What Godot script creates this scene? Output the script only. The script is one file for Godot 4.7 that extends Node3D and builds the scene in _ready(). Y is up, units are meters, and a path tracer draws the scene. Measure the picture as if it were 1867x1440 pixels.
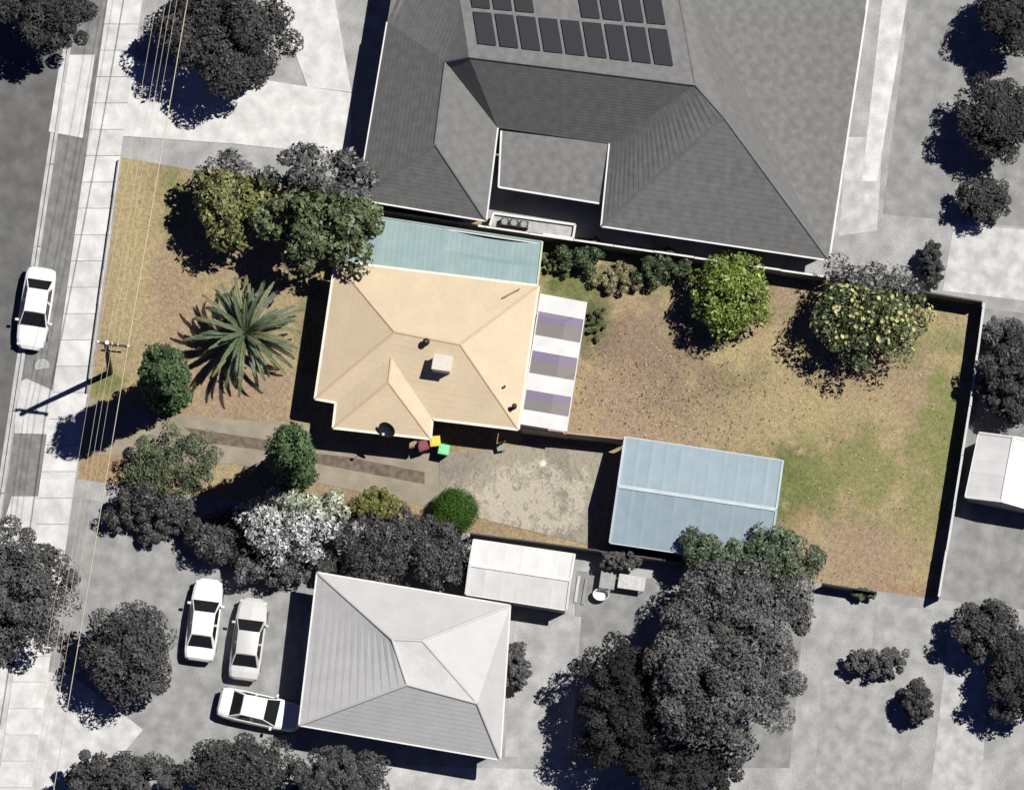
extends Node3D
# Suburban house lot seen from high above, sun from the upper right.

const DIST := 900.0
const SCALE := 33.0            # photo pixels per metre on the ground
const TILT := 9.7              # degrees off the vertical
const K := 1.35                # brightness of a flat sunlit white sheet
var cam_pos: Vector3
var cam_f: Vector3
var cam_u: Vector3
var rng := RandomNumberGenerator.new()
var nz := FastNoiseLite.new()
var nz2 := FastNoiseLite.new()
var T := {}
var M := {}
var lot_px := PackedVector2Array([Vector2(222, 287), Vector2(1797, 560), Vector2(1706, 1092), Vector2(141, 873)])
var taken := {}

# ---------------------------------------------------------------- mesh builder
class MB:
	var v := PackedVector3Array()
	var n := PackedVector3Array()
	var c := PackedColorArray()
	var uv := PackedVector2Array()
	var col := Color(1, 1, 1)
	var use_col := false
	func tri(a: Vector3, b: Vector3, d: Vector3) -> void:
		var m := (d - a).cross(b - a).normalized()
		v.push_back(a); v.push_back(b); v.push_back(d)
		n.push_back(m); n.push_back(m); n.push_back(m)
		if use_col:
			c.push_back(col); c.push_back(col); c.push_back(col)
	func tri_up(a: Vector3, b: Vector3, d: Vector3) -> void:
		if (d - a).cross(b - a).y < 0.0:
			tri(a, d, b)
		else:
			tri(a, b, d)
	func tri_n(a: Vector3, b: Vector3, d: Vector3, na: Vector3, nb: Vector3, nd: Vector3) -> void:
		if (d - a).cross(b - a).dot(na + nb + nd) < 0.0:
			v.push_back(a); v.push_back(d); v.push_back(b)
			n.push_back(na); n.push_back(nd); n.push_back(nb)
		else:
			v.push_back(a); v.push_back(b); v.push_back(d)
			n.push_back(na); n.push_back(nb); n.push_back(nd)
		if use_col:
			c.push_back(col); c.push_back(col); c.push_back(col)
	func tri_out(a: Vector3, b: Vector3, d: Vector3, o: Vector3) -> void:
		if (d - a).cross(b - a).dot(o) < 0.0:
			tri(a, d, b)
		else:
			tri(a, b, d)
	func quad_out(a: Vector3, b: Vector3, d: Vector3, e: Vector3, o: Vector3) -> void:
		tri_out(a, b, d, o)
		tri_out(a, d, e, o)
	func face(p: Array) -> void:          # a fan, turned upwards
		for i in range(1, p.size() - 1):
			tri_up(p[0], p[i], p[i + 1])
	func courses(p: Array, rise: float, step: float) -> void:   # a sloping roof plane laid in courses, each one proud of the one below
		var lo := INF
		var hi := -INF
		for q in p:
			lo = minf(lo, q.y); hi = maxf(hi, q.y)
		var k := maxi(1, ceili((hi - lo) / rise))
		for i in k:
			var y0 := lo + (hi - lo) * i / k
			var y1 := lo + (hi - lo) * (i + 1) / k
			var a := []
			for j in p.size():                                   # keep what lies above y0 and below y1
				_cut(a, p[j], p[(j + 1) % p.size()], y0, 1.0)
			var b := []
			for j in a.size():
				_cut(b, a[j], a[(j + 1) % a.size()], y1, -1.0)
			if b.size() < 3: continue
			var r := []
			for q in b: r.push_back(q + Vector3.UP * (step * clampf((y1 - q.y) / (y1 - y0), 0, 1)))
			face(r)
			for j in b.size():                                   # the butt edge of the course
				var c0: Vector3 = b[j]
				var c1: Vector3 = b[(j + 1) % b.size()]
				if absf(c0.y - y0) < 0.001 and absf(c1.y - y0) < 0.001 and c0.distance_to(c1) > 0.02:
					quad_out(c0, c1, c1 + Vector3.UP * step, c0 + Vector3.UP * step, Vector3(0, 0.2, 0) + (c0 + c1) * 0.5 - (b[0] + b[b.size() / 2]) * 0.5)
	func _cut(out: Array, a: Vector3, b: Vector3, y: float, s: float) -> void:
		var da := (a.y - y) * s
		var db := (b.y - y) * s
		if da >= -0.00001: out.push_back(a)
		if (da > 0.00001 and db < -0.00001) or (da < -0.00001 and db > 0.00001): out.push_back(a.lerp(b, da / (da - db)))
	func sheet(p: PackedVector2Array, y: float) -> void:  # flat polygon in x, z
		var t := Geometry2D.triangulate_polygon(p)
		for i in range(0, t.size(), 3):
			tri_up(Vector3(p[t[i]].x, y, p[t[i]].y), Vector3(p[t[i + 1]].x, y, p[t[i + 1]].y), Vector3(p[t[i + 2]].x, y, p[t[i + 2]].y))
	func prism(p: PackedVector2Array, y0: float, y1: float) -> void:
		sheet(p, y1)
		var mid := Vector2.ZERO
		for q in p: mid += q / p.size()
		for i in p.size():
			var a := p[i]
			var b := p[(i + 1) % p.size()]
			var o := Vector3(b.y - a.y, 0, a.x - b.x)
			if not Geometry2D.is_point_in_polygon((a + b) * 0.5 - Vector2(o.x, o.z).normalized() * 0.01, p): o = -o
			quad_out(Vector3(a.x, y0, a.y), Vector3(b.x, y0, b.y), Vector3(b.x, y1, b.y), Vector3(a.x, y1, a.y), o)
	func box(t: Transform3D, s: Vector3, ch := 0.0) -> void:    # chamfered along the top edges when ch > 0
		var h := s * 0.5
		var o := t.origin
		var X := t.basis.x; var Y := t.basis.y; var Z := t.basis.z
		var P := func(x, y, z): return o + X * x + Y * y + Z * z
		var ty := h.y - ch
		for q in [[1, 0], [-1, 0], [0, 1], [0, -1]]:
			var a: Vector3; var b: Vector3
			var k: Vector3 = X * q[0] + Z * q[1]
			if q[0] != 0:
				a = Vector3(h.x * q[0], 0, -h.z); b = Vector3(h.x * q[0], 0, h.z)
			else:
				a = Vector3(-h.x, 0, h.z * q[1]); b = Vector3(h.x, 0, h.z * q[1])
			quad_out(P.call(a.x, -h.y, a.z), P.call(b.x, -h.y, b.z), P.call(b.x, ty, b.z), P.call(a.x, ty, a.z), k)
			if ch > 0:
				var a2 := Vector3(a.x - signf(a.x) * ch, 0, a.z - signf(a.z) * ch)
				var b2 := Vector3(b.x - signf(b.x) * ch, 0, b.z - signf(b.z) * ch)
				quad_out(P.call(a.x, ty, a.z), P.call(b.x, ty, b.z), P.call(b2.x, h.y, b2.z), P.call(a2.x, h.y, a2.z), k + Y)
		quad_out(P.call(-h.x + ch, h.y, -h.z + ch), P.call(h.x - ch, h.y, -h.z + ch), P.call(h.x - ch, h.y, h.z - ch), P.call(-h.x + ch, h.y, h.z - ch), Y)
		quad_out(P.call(-h.x, -h.y, -h.z), P.call(h.x, -h.y, -h.z), P.call(h.x, -h.y, h.z), P.call(-h.x, -h.y, h.z), -Y)
	func beam(a: Vector3, b: Vector3, w: float, h: float, up := Vector3.UP, ch := 0.0) -> void:
		var x := (b - a).normalized()
		var z := x.cross(up).normalized()
		var y := z.cross(x).normalized()
		box(Transform3D(Basis(x, y, z), (a + b) * 0.5), Vector3((b - a).length(), h, w), ch)
	func tube(a: Vector3, b: Vector3, r0: float, r1: float, k := 8, caps := true) -> void:
		var x := (b - a).normalized()
		var s := x.cross(Vector3.UP if absf(x.y) < 0.95 else Vector3.RIGHT).normalized()
		var w := x.cross(s).normalized()
		for i in k:
			var d0 := s * cos(TAU * i / k) + w * sin(TAU * i / k)
			var d1 := s * cos(TAU * (i + 1) / k) + w * sin(TAU * (i + 1) / k)
			tri_n(a + d0 * r0, a + d1 * r0, b + d1 * r1, d0, d1, d1)
			tri_n(a + d0 * r0, b + d1 * r1, b + d0 * r1, d0, d1, d0)
			if caps:
				tri_out(b, b + d0 * r1, b + d1 * r1, x)
				tri_out(a, a + d0 * r0, a + d1 * r0, -x)
	func mesh(off: Vector3) -> ArrayMesh:
		var a := []
		a.resize(Mesh.ARRAY_MAX)
		if off != Vector3.ZERO:
			for i in v.size(): v[i] -= off
		a[Mesh.ARRAY_VERTEX] = v
		a[Mesh.ARRAY_NORMAL] = n
		if use_col: a[Mesh.ARRAY_COLOR] = c
		if uv.size() == v.size() and uv.size() > 0: a[Mesh.ARRAY_TEX_UV] = uv
		var m := ArrayMesh.new()
		m.add_surface_from_arrays(Mesh.PRIMITIVE_TRIANGLES, a)
		return m

# ---------------------------------------------------------------- helpers
func P(px: float, py: float, h := 0.0) -> Vector3:       # where the line of sight of a photo pixel meets the height h
	var d := cam_f * DIST + Vector3.RIGHT * ((px - 933.5) / SCALE) + cam_u * ((720.0 - py) / SCALE)
	return cam_pos + d * ((h - cam_pos.y) / d.y)
func P2(px: float, py: float, h := 0.0) -> Vector2:
	var p := P(px, py, h)
	return Vector2(p.x, p.z)
func poly(a: Array, h := 0.0) -> PackedVector2Array:
	var r := PackedVector2Array()
	for i in range(0, a.size(), 2): r.push_back(P2(a[i], a[i + 1], h))
	return r
func pxy(x: float, z: float) -> Vector2:      # metres to plan units used for the patches of the lawn
	return Vector2(933.5 + SCALE * x, 720.0 + SCALE * 0.9857 * z)
func numbered(s: String) -> String:
	if not taken.has(s):
		taken[s] = 0
		return s
	taken[s] += 1
	return "%s_%03d" % [s, taken[s]]
func tag(o: Node, label: String, cat: String, group := "") -> void:
	o.set_meta("label", label)
	o.set_meta("category", cat)
	if group: o.set_meta("group", group)
func thing(called: String, label: String, cat: String, at: Vector3, group := "") -> Node3D:
	var o := Node3D.new()
	o.name = numbered(called)
	add_child(o)
	o.position = at
	tag(o, label, cat, group)
	return o
func origin(o: Node) -> Vector3:
	var r := Vector3.ZERO
	while o is Node3D and o != self:
		r += o.position
		o = o.get_parent()
	return r
func add(called: String, b: MB, m: Material, parent: Node = null) -> MeshInstance3D:
	var o := MeshInstance3D.new()
	if parent == null:
		o.name = numbered(called)
		o.mesh = b.mesh(Vector3.ZERO)
		add_child(o)
	else:
		o.name = called
		o.mesh = b.mesh(origin(parent))
		parent.add_child(o, true)
	o.material_override = m
	return o
func structure(called: String, b: MB, m: Material) -> MeshInstance3D:
	var o := add(called, b, m)
	o.set_meta("kind", "structure")
	return o
func seen(r: float, g: float, b: float, k := 1.0) -> Color:    # base colour of a flat sunlit surface that shows these sRGB values
	var c := Color(r / 255.0, g / 255.0, b / 255.0).srgb_to_linear()
	return Color(c.r / K * k, c.g / K * k, c.b / K * k)
func grey(v: float, k := 1.0) -> Color:
	return seen(v, v, v, k)
func mat(c: Color, tex := "", size := 6.0, rough := 0.85, metal := 0.0) -> StandardMaterial3D:   # c is linear
	var m := StandardMaterial3D.new()
	m.albedo_color = c.linear_to_srgb()
	m.roughness = rough
	m.metallic = metal
	m.cull_mode = BaseMaterial3D.CULL_DISABLED
	if tex:
		m.albedo_texture = T[tex]
		m.uv1_triplanar = true
		m.uv1_world_triplanar = true
		m.uv1_scale = Vector3.ONE / size
	return m
func vmat(rough := 0.7, spec := 0.4) -> StandardMaterial3D:
	var m := StandardMaterial3D.new()
	m.vertex_color_use_as_albedo = true
	m.roughness = rough
	m.metallic_specular = spec
	m.cull_mode = BaseMaterial3D.CULL_DISABLED
	return m
func make_tex(called: String, f1: float, f2: float, lo: float, w2: float, speck: float, streak := 1.0) -> void:   # blotches, grain and specks around 1
	var s := 512
	var img := Image.create(s, s, true, Image.FORMAT_RGB8)
	var a := FastNoiseLite.new()
	a.seed = hash(called) % 1000; a.frequency = f1; a.fractal_octaves = 5
	var b := FastNoiseLite.new()
	b.seed = hash(called) % 1000 + 7; b.frequency = f2; b.fractal_octaves = 2
	var ia := a.get_seamless_image(s, s)
	var ib := b.get_seamless_image(s, s)
	for y in s:
		for x in s:
			var v := ia.get_pixel(x, int(y * streak) % s).r
			v = lo + (1.0 - lo) * v
			v *= 1.0 - w2 * (1.0 - ib.get_pixel(x, y).r)
			if rng.randf() < speck: v *= rng.randf_range(0.7, 1.12)
			v = clampf(v, 0, 1)
			img.set_pixel(x, y, Color(v, v, v))
	img.generate_mipmaps()
	T[called] = ImageTexture.create_from_image(img)
func world_image(r: Rect2, w: int, h: int, f: Callable) -> ImageTexture:
	var data := PackedByteArray()
	data.resize(w * h * 3)
	var i := 0
	for y in h:
		var z := r.position.y + r.size.y * (y + 0.5) / h
		for x in w:
			var c: Color = f.call(r.position.x + r.size.x * (x + 0.5) / w, z)
			data[i] = int(clampf(c.r, 0, 1) * 255); data[i + 1] = int(clampf(c.g, 0, 1) * 255); data[i + 2] = int(clampf(c.b, 0, 1) * 255)
			i += 3
	var img := Image.create_from_data(w, h, false, Image.FORMAT_RGB8, data)
	return ImageTexture.create_from_image(img)
func plan_uv(b: MB, r: Rect2) -> void:
	b.uv.resize(b.v.size())
	for i in b.v.size():
		b.uv[i] = Vector2((b.v[i].x - r.position.x) / r.size.x, (b.v[i].z - r.position.y) / r.size.y)
func tex_mat(t: Texture2D, rough := 0.9) -> StandardMaterial3D:
	var m := StandardMaterial3D.new()
	m.albedo_texture = t
	m.roughness = rough
	m.metallic_specular = 0.25
	m.cull_mode = BaseMaterial3D.CULL_DISABLED
	return m
func in_lot(x: float, z: float) -> bool:
	return Geometry2D.is_point_in_polygon(pxy(x, z), lot_px)

# ---------------------------------------------------------------- lawn colours
var patches := []   # [px, py, rx, ry, colour, weight]
const STRAW := Color(0.300, 0.246, 0.135)
const DIRT := Color(0.248, 0.188, 0.126)
const PINK := Color(0.255, 0.188, 0.133)
const GREEN := Color(0.112, 0.130, 0.048)
const DGREEN := Color(0.052, 0.075, 0.030)
const LITTER := Color(0.198, 0.146, 0.106)
func lawn_base(x: float, z: float) -> Color:   # linear base colour without the grain
	var q := pxy(x, z)
	var a := nz.get_noise_2d(x * 1.0, z * 1.0)
	var b := nz.get_noise_2d(x * 3.3 + 50.0, z * 3.3)
	var c := DIRT.lerp(STRAW, clampf(0.38 + a * 0.9 + b * 0.35, 0, 1))
	c = c.lerp(GREEN, clampf((nz.get_noise_2d(x * 1.7 + 200.0, z * 1.7) - 0.22) * 1.1, 0, 0.4))
	for p in patches:
		var e := Vector2((q.x - p[0]) / p[2], (q.y - p[1]) / p[3])
		var l := e.length() + b * 0.95 + a * 0.35
		if l < 1.35:
			c = c.lerp(p[4], clampf((1.35 - l) / 0.8, 0, 1) * p[5])
	return c
func lawn(x: float, z: float) -> Color:
	var c := lawn_base(x, z)
	var g := 1.0 + nz2.get_noise_2d(x * 4.0, z * 4.0) * 0.42
	return Color(c.r * g, c.g * g, c.b * g)
func lawn_texture(r: Rect2, w: int, h: int) -> ImageTexture:
	var k := 4
	var base := Image.create(w / k, h / k, false, Image.FORMAT_RGBF)
	for y in h / k:
		for x in w / k:
			base.set_pixel(x, y, lawn_base(r.position.x + r.size.x * (x + 0.5) * k / w, r.position.y + r.size.y * (y + 0.5) * k / h))
	base.resize(w, h, Image.INTERPOLATE_CUBIC)
	var img := Image.create(w, h, false, Image.FORMAT_RGB8)
	for y in h:
		var z := r.position.y + r.size.y * (y + 0.5) / h
		for x in w:
			var wx := r.position.x + r.size.x * (x + 0.5) / w
			var g := 1.0 + nz2.get_noise_2d(wx * 3.0, z * 3.0) * 0.26 + nz2.get_noise_2d(wx * 9.0, z * 9.0) * 0.40
			var t := nz2.get_noise_2d(wx * 2.2 + 77.0, z * 2.2) * 0.10
			var c := base.get_pixel(x, y)
			img.set_pixel(x, y, Color(maxf(c.r * g * (1.0 + t), 0.0), maxf(c.g * g, 0.0), maxf(c.b * g * (1.0 - t), 0.0)).linear_to_srgb())
	return ImageTexture.create_from_image(img)

# ---------------------------------------------------------------- plants
func foliage(b: MB, at: Vector3, rad: Vector3, o: Dictionary) -> Array:
	# leaf-sized bent faces on lobes that fill an ellipsoid
	b.use_col = true
	var lobes := []
	var nl: int = o.get("lobes", 40)
	var lr: float = o.get("lobe_r", 0.32)
	var cols: Array = o.cols
	var split: float = o.get("split", INF)
	for i in nl:
		var d := Vector3(rng.randfn(), rng.randfn(), rng.randfn()).normalized()
		if d.y < -0.35: d.y = -d.y
		var k := pow(rng.randf(), 0.45) * (0.88 + 0.32 * nz.get_noise_3d(d.x * 9.0 + at.x * 3.0, d.y * 9.0, d.z * 9.0 + at.z * 3.0))
		k = minf(k, 0.98)
		if o.has("shell"): k = 0.86
		if o.has("cone"):
			var t := rng.randf()
			var w := lerpf(1.0, o.cone, t) * sqrt(rng.randf())
			var an := rng.randf() * TAU
			lobes.push_back([at + Vector3(cos(an) * rad.x * w, (t * 2.0 - 1.0) * rad.y, sin(an) * rad.z * w), lr * rng.randf_range(0.6, 1.2) * minf(rad.x, rad.z), rng.randf_range(0.75, 1.2)])
		else:
			lobes.push_back([at + d * rad * k * (1.0 - lr * 0.6), lr * rng.randf_range(0.55, 1.15) * minf(rad.x, minf(rad.y * 1.4, rad.z)), rng.randf_range(0.75, 1.2)])
	var ls: float = o.get("leaf", 0.2)
	for i in int(o.get("n", 5000)):
		var L: Array = lobes[rng.randi() % nl]
		var d := Vector3(rng.randfn(), rng.randfn() + 0.35, rng.randfn()).normalized()
		var p: Vector3 = L[0] + d * L[1] * (1.0 - 0.35 * pow(rng.randf(), 2.0)) * Vector3(1, 0.85, 1)
		if p.y < 0.05: p.y = 0.05 + rng.randf() * 0.1
		var nn := (d + Vector3(rng.randfn(), rng.randfn(), rng.randfn()) * 0.45 + Vector3.UP * 0.25).normalized()
		var s := nn.cross(Vector3(rng.randfn(), rng.randfn(), rng.randfn())).normalized()
		var w := nn.cross(s).normalized()
		var size := ls * (0.45 + 1.05 * pow(rng.randf(), 1.5))
		s *= size; w *= size * o.get("narrow", 0.5)
		var c: Color = cols[rng.randi() % cols.size()]
		var g := float(L[2]) * rng.randf_range(0.7, 1.3)
		c = Color(c.r * g, c.g * g, c.b * g)
		if o.has("north"):      # the half of the plant beyond the boundary is grey
			if not in_lot(p.x, p.z - 0.171 * p.y + float(o.north)):
				var y: float = (c.r * 0.3 + c.g * 0.6 + c.b * 0.1) * o.get("dim", 1.0)
				c = Color(y, y, y)
		b.col = c
		var sag := nn * size * 0.16
		var q0 := p - s * 0.5
		var q2 := p + s * 0.5 - sag
		b.tri_n(q0, p + w * 0.5 - sag, q2, (nn - w * 0.2).normalized(), nn, nn)
		b.tri_n(q0, q2, p - w * 0.5 - sag, (nn + w * 0.2).normalized(), nn, nn)
	if o.has("bloom"):
		for i in int(o.bloom[1]):
			var d := Vector3(rng.randfn(), absf(rng.randfn()) * 0.9, rng.randfn()).normalized()
			var L: Array = lobes[rng.randi() % nl]
			var p: Vector3 = L[0] + d * L[1] * 1.04
			var bc: Color = o.bloom[0]
			var bg := rng.randf_range(0.6, 1.15)
			bc = Color(bc.r * bg, bc.g * bg, bc.b * bg)
			if o.has("north") and not in_lot(p.x, p.z - 0.171 * p.y + float(o.north)):
				bc = Color(bc.g, bc.g, bc.g) * 0.6
			b.col = bc
			var s := d.cross(Vector3.RIGHT).normalized()
			var w := d.cross(s)
			var r: float = o.bloom[2] * rng.randf_range(0.6, 1.2)
			for k in 5:
				var a0 := TAU * k / 5.0
				var q0 := s * cos(a0) + w * sin(a0)
				var q1 := s * cos(a0 + 1.0) + w * sin(a0 + 1.0)
				b.tri_out(p, p + q0 * r + d * r * 0.35, p + q1 * r + d * r * 0.35, d)
	return lobes
func tree(called: String, label: String, cat: String, px: float, py: float, hc: float, rad: Vector3, o: Dictionary, group := "") -> Node3D:
	var c := P(px, py, hc)
	var base := Vector3(c.x + o.get("bx", 0.0), 0, c.z + o.get("bz", 0.0))
	var t := thing(called, label, cat, base, group)
	var crown := MB.new()
	if not o.has("cone"):
		rad = Vector3(rad.x * 1.3, rad.y * 1.12, rad.z * 1.3)
		o.n = int(o.n * 1.45)
		o.lobes = int(o.lobes * 1.25)
	var lobes := foliage(crown, c, rad, o)
	var k := MB.new()
	var tr: float = o.get("trunk", 0.16)
	var fork := base.lerp(c, 0.55)
	k.tube(base - Vector3.UP * 0.05, fork, tr, tr * 0.7, 9, false)
	k.tube(fork, c + Vector3.UP * rad.y * 0.4, tr * 0.68, tr * 0.2, 7, false)
	for i in mini(9, lobes.size()):
		var s := fork.lerp(c, 0.15 * (i % 4))
		k.tube(s, lobes[i * lobes.size() / 9 if lobes.size() >= 9 else i][0], tr * 0.42, tr * 0.08, 6, false)
	add("trunk", k, M.bark if not o.has("grey") else M.bark_grey, t)
	var f := add("crown", crown, M.leaf if not o.has("matte") else M.leaf_matte, t)
	f.set_meta("kind", "stuff")
	return t

func _ready() -> void:
	rng.seed = 4711
	nz.seed = 3; nz.frequency = 0.16; nz.fractal_octaves = 4
	nz2.seed = 11; nz2.frequency = 0.9; nz2.fractal_octaves = 3
	# ------------------------------------------------ camera, sky, sun, exposure
	var tl := deg_to_rad(TILT)
	cam_pos = Vector3(0, cos(tl), sin(tl)) * DIST
	cam_f = -cam_pos.normalized()
	cam_u = Vector3.RIGHT.cross(cam_f).normalized()
	var cam := Camera3D.new()
	cam.name = "camera"
	add_child(cam)
	cam.transform = Transform3D(Basis(Vector3.RIGHT, cam_u, -cam_f), cam_pos)
	cam.fov = rad_to_deg(2.0 * atan(720.0 / SCALE / DIST))
	cam.near = 1.0
	cam.far = 3000.0
	cam.current = true
	var env := Environment.new()
	var sm := ProceduralSkyMaterial.new()
	sm.sky_top_color = Color(0.14, 0.21, 0.46)
	sm.sky_horizon_color = Color(0.42, 0.50, 0.66)
	sm.ground_bottom_color = Color(0.2, 0.19, 0.17)
	sm.ground_horizon_color = Color(0.42, 0.50, 0.66)
	sm.sky_curve = 0.15
	var sky := Sky.new()
	sky.sky_material = sm
	env.background_mode = Environment.BG_SKY
	env.sky = sky
	env.background_energy_multiplier = 0.42
	env.tonemap_mode = Environment.TONE_MAPPER_LINEAR
	env.tonemap_exposure = 1.3
	env.sdfgi_enabled = true
	env.ssao_enabled = true
	env.ssil_enabled = true
	var we := WorldEnvironment.new()
	we.name = "environment"
	we.environment = env
	add_child(we)
	var sun := DirectionalLight3D.new()
	sun.name = "sun"
	sun.light_color = Color(1.0, 0.985, 0.955)
	sun.light_energy = 1.55
	sun.light_angular_distance = 0.5
	sun.shadow_enabled = true
	var to_sun := Vector3(0.516, 1.0, -0.245).normalized()
	sun.transform = Transform3D(Basis.looking_at(-to_sun, Vector3.UP), Vector3.ZERO)
	add_child(sun)
	make_textures()
	make_materials()
	build_ground()
	build_house()
	build_garage()
	build_neighbours()
	build_fences()
	build_street_things()
	build_yard_things()
	build_plants()
	build_ground_cover()

func make_textures() -> void:
	make_tex("concrete", 0.012, 0.20, 0.83, 0.10, 0.06)
	make_tex("asphalt", 0.010, 0.25, 0.76, 0.22, 0.15)
	make_tex("paint", 0.008, 0.06, 0.93, 0.05, 0.01)
	make_tex("sheet", 0.006, 0.10, 0.92, 0.03, 0.005)
	make_tex("tile", 0.008, 0.35, 0.80, 0.55, 0.25)
	make_tex("soil", 0.015, 0.20, 0.62, 0.30, 0.18)
	make_tex("yard", 0.012, 0.22, 0.76, 0.17, 0.08)
func make_materials() -> void:
	M.leaf = vmat(0.55, 0.5)
	M.leaf_matte = vmat(0.8, 0.25)
	M.bark = mat(Color(0.13, 0.095, 0.065), "soil", 1.2)
	M.bark_grey = mat(Color(0.10, 0.10, 0.10), "soil", 1.2)
	M.roof = mat(seen(227, 207, 176, 0.97), "paint", 7.0, 0.7)
	M.cap = mat(seen(222, 196, 162), "paint", 3.0, 0.7)
	M.gutter = mat(seen(245, 238, 225), "sheet", 4.0, 0.5)
	M.wall = mat(Color(0.50, 0.40, 0.30), "concrete", 3.0)
	M.white = mat(grey(231), "sheet", 5.0, 0.45)
	M.concrete = mat(seen(172, 162, 143, 1.0), "concrete", 9.0)
	M.path = mat(grey(240, 1.0), "concrete", 7.0)
	M.path2 = mat(grey(233, 1.0), "concrete", 6.0)
	M.path3 = mat(grey(246, 1.0), "concrete", 8.0)
	M.kerb = mat(grey(214, 1.0), "concrete", 5.0)
	M.asphalt = mat(grey(122, 1.15), "asphalt", 8.0)
	M.verge = mat(grey(145, 1.15), "yard", 5.0)
	M.yard = mat(grey(168, 1.5), "yard", 11.0)
	M.median = mat(seen(144, 126, 112, 1.3), "soil", 4.0)
	M.roof_n = mat(grey(160, 1.42), "tile", 3.0, 0.8)
	M.roof_s = mat(grey(200, 1.12), "paint", 6.0, 0.7)
	M.wall_grey = mat(Color(0.35, 0.35, 0.35), "concrete", 3.0)
	M.fence = mat(grey(120), "sheet", 3.0, 0.6)
	M.fence_cap = mat(grey(236), "sheet", 3.0, 0.5)
	M.dark = mat(Color(0.02, 0.02, 0.025), "", 1, 0.5)
	M.dark_grey = mat(Color(0.05, 0.05, 0.055), "sheet", 1.0, 0.6)
	M.wood = mat(Color(0.14, 0.09, 0.06), "soil", 2.0)
	M.glass = mat(Color(0.012, 0.013, 0.015), "", 1, 0.06)
	M.car_white = mat(Color(0.66, 0.66, 0.66), "", 1, 0.25)
	M.car_white.clearcoat_enabled = true
	M.car_silver = mat(Color(0.45, 0.45, 0.45), "", 1, 0.3)
	M.car_silver.clearcoat_enabled = true
	M.tyre = mat(Color(0.015, 0.015, 0.015), "", 1, 0.9)
	M.rim = mat(Color(0.4, 0.4, 0.4), "", 1, 0.35, 0.7)

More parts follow.
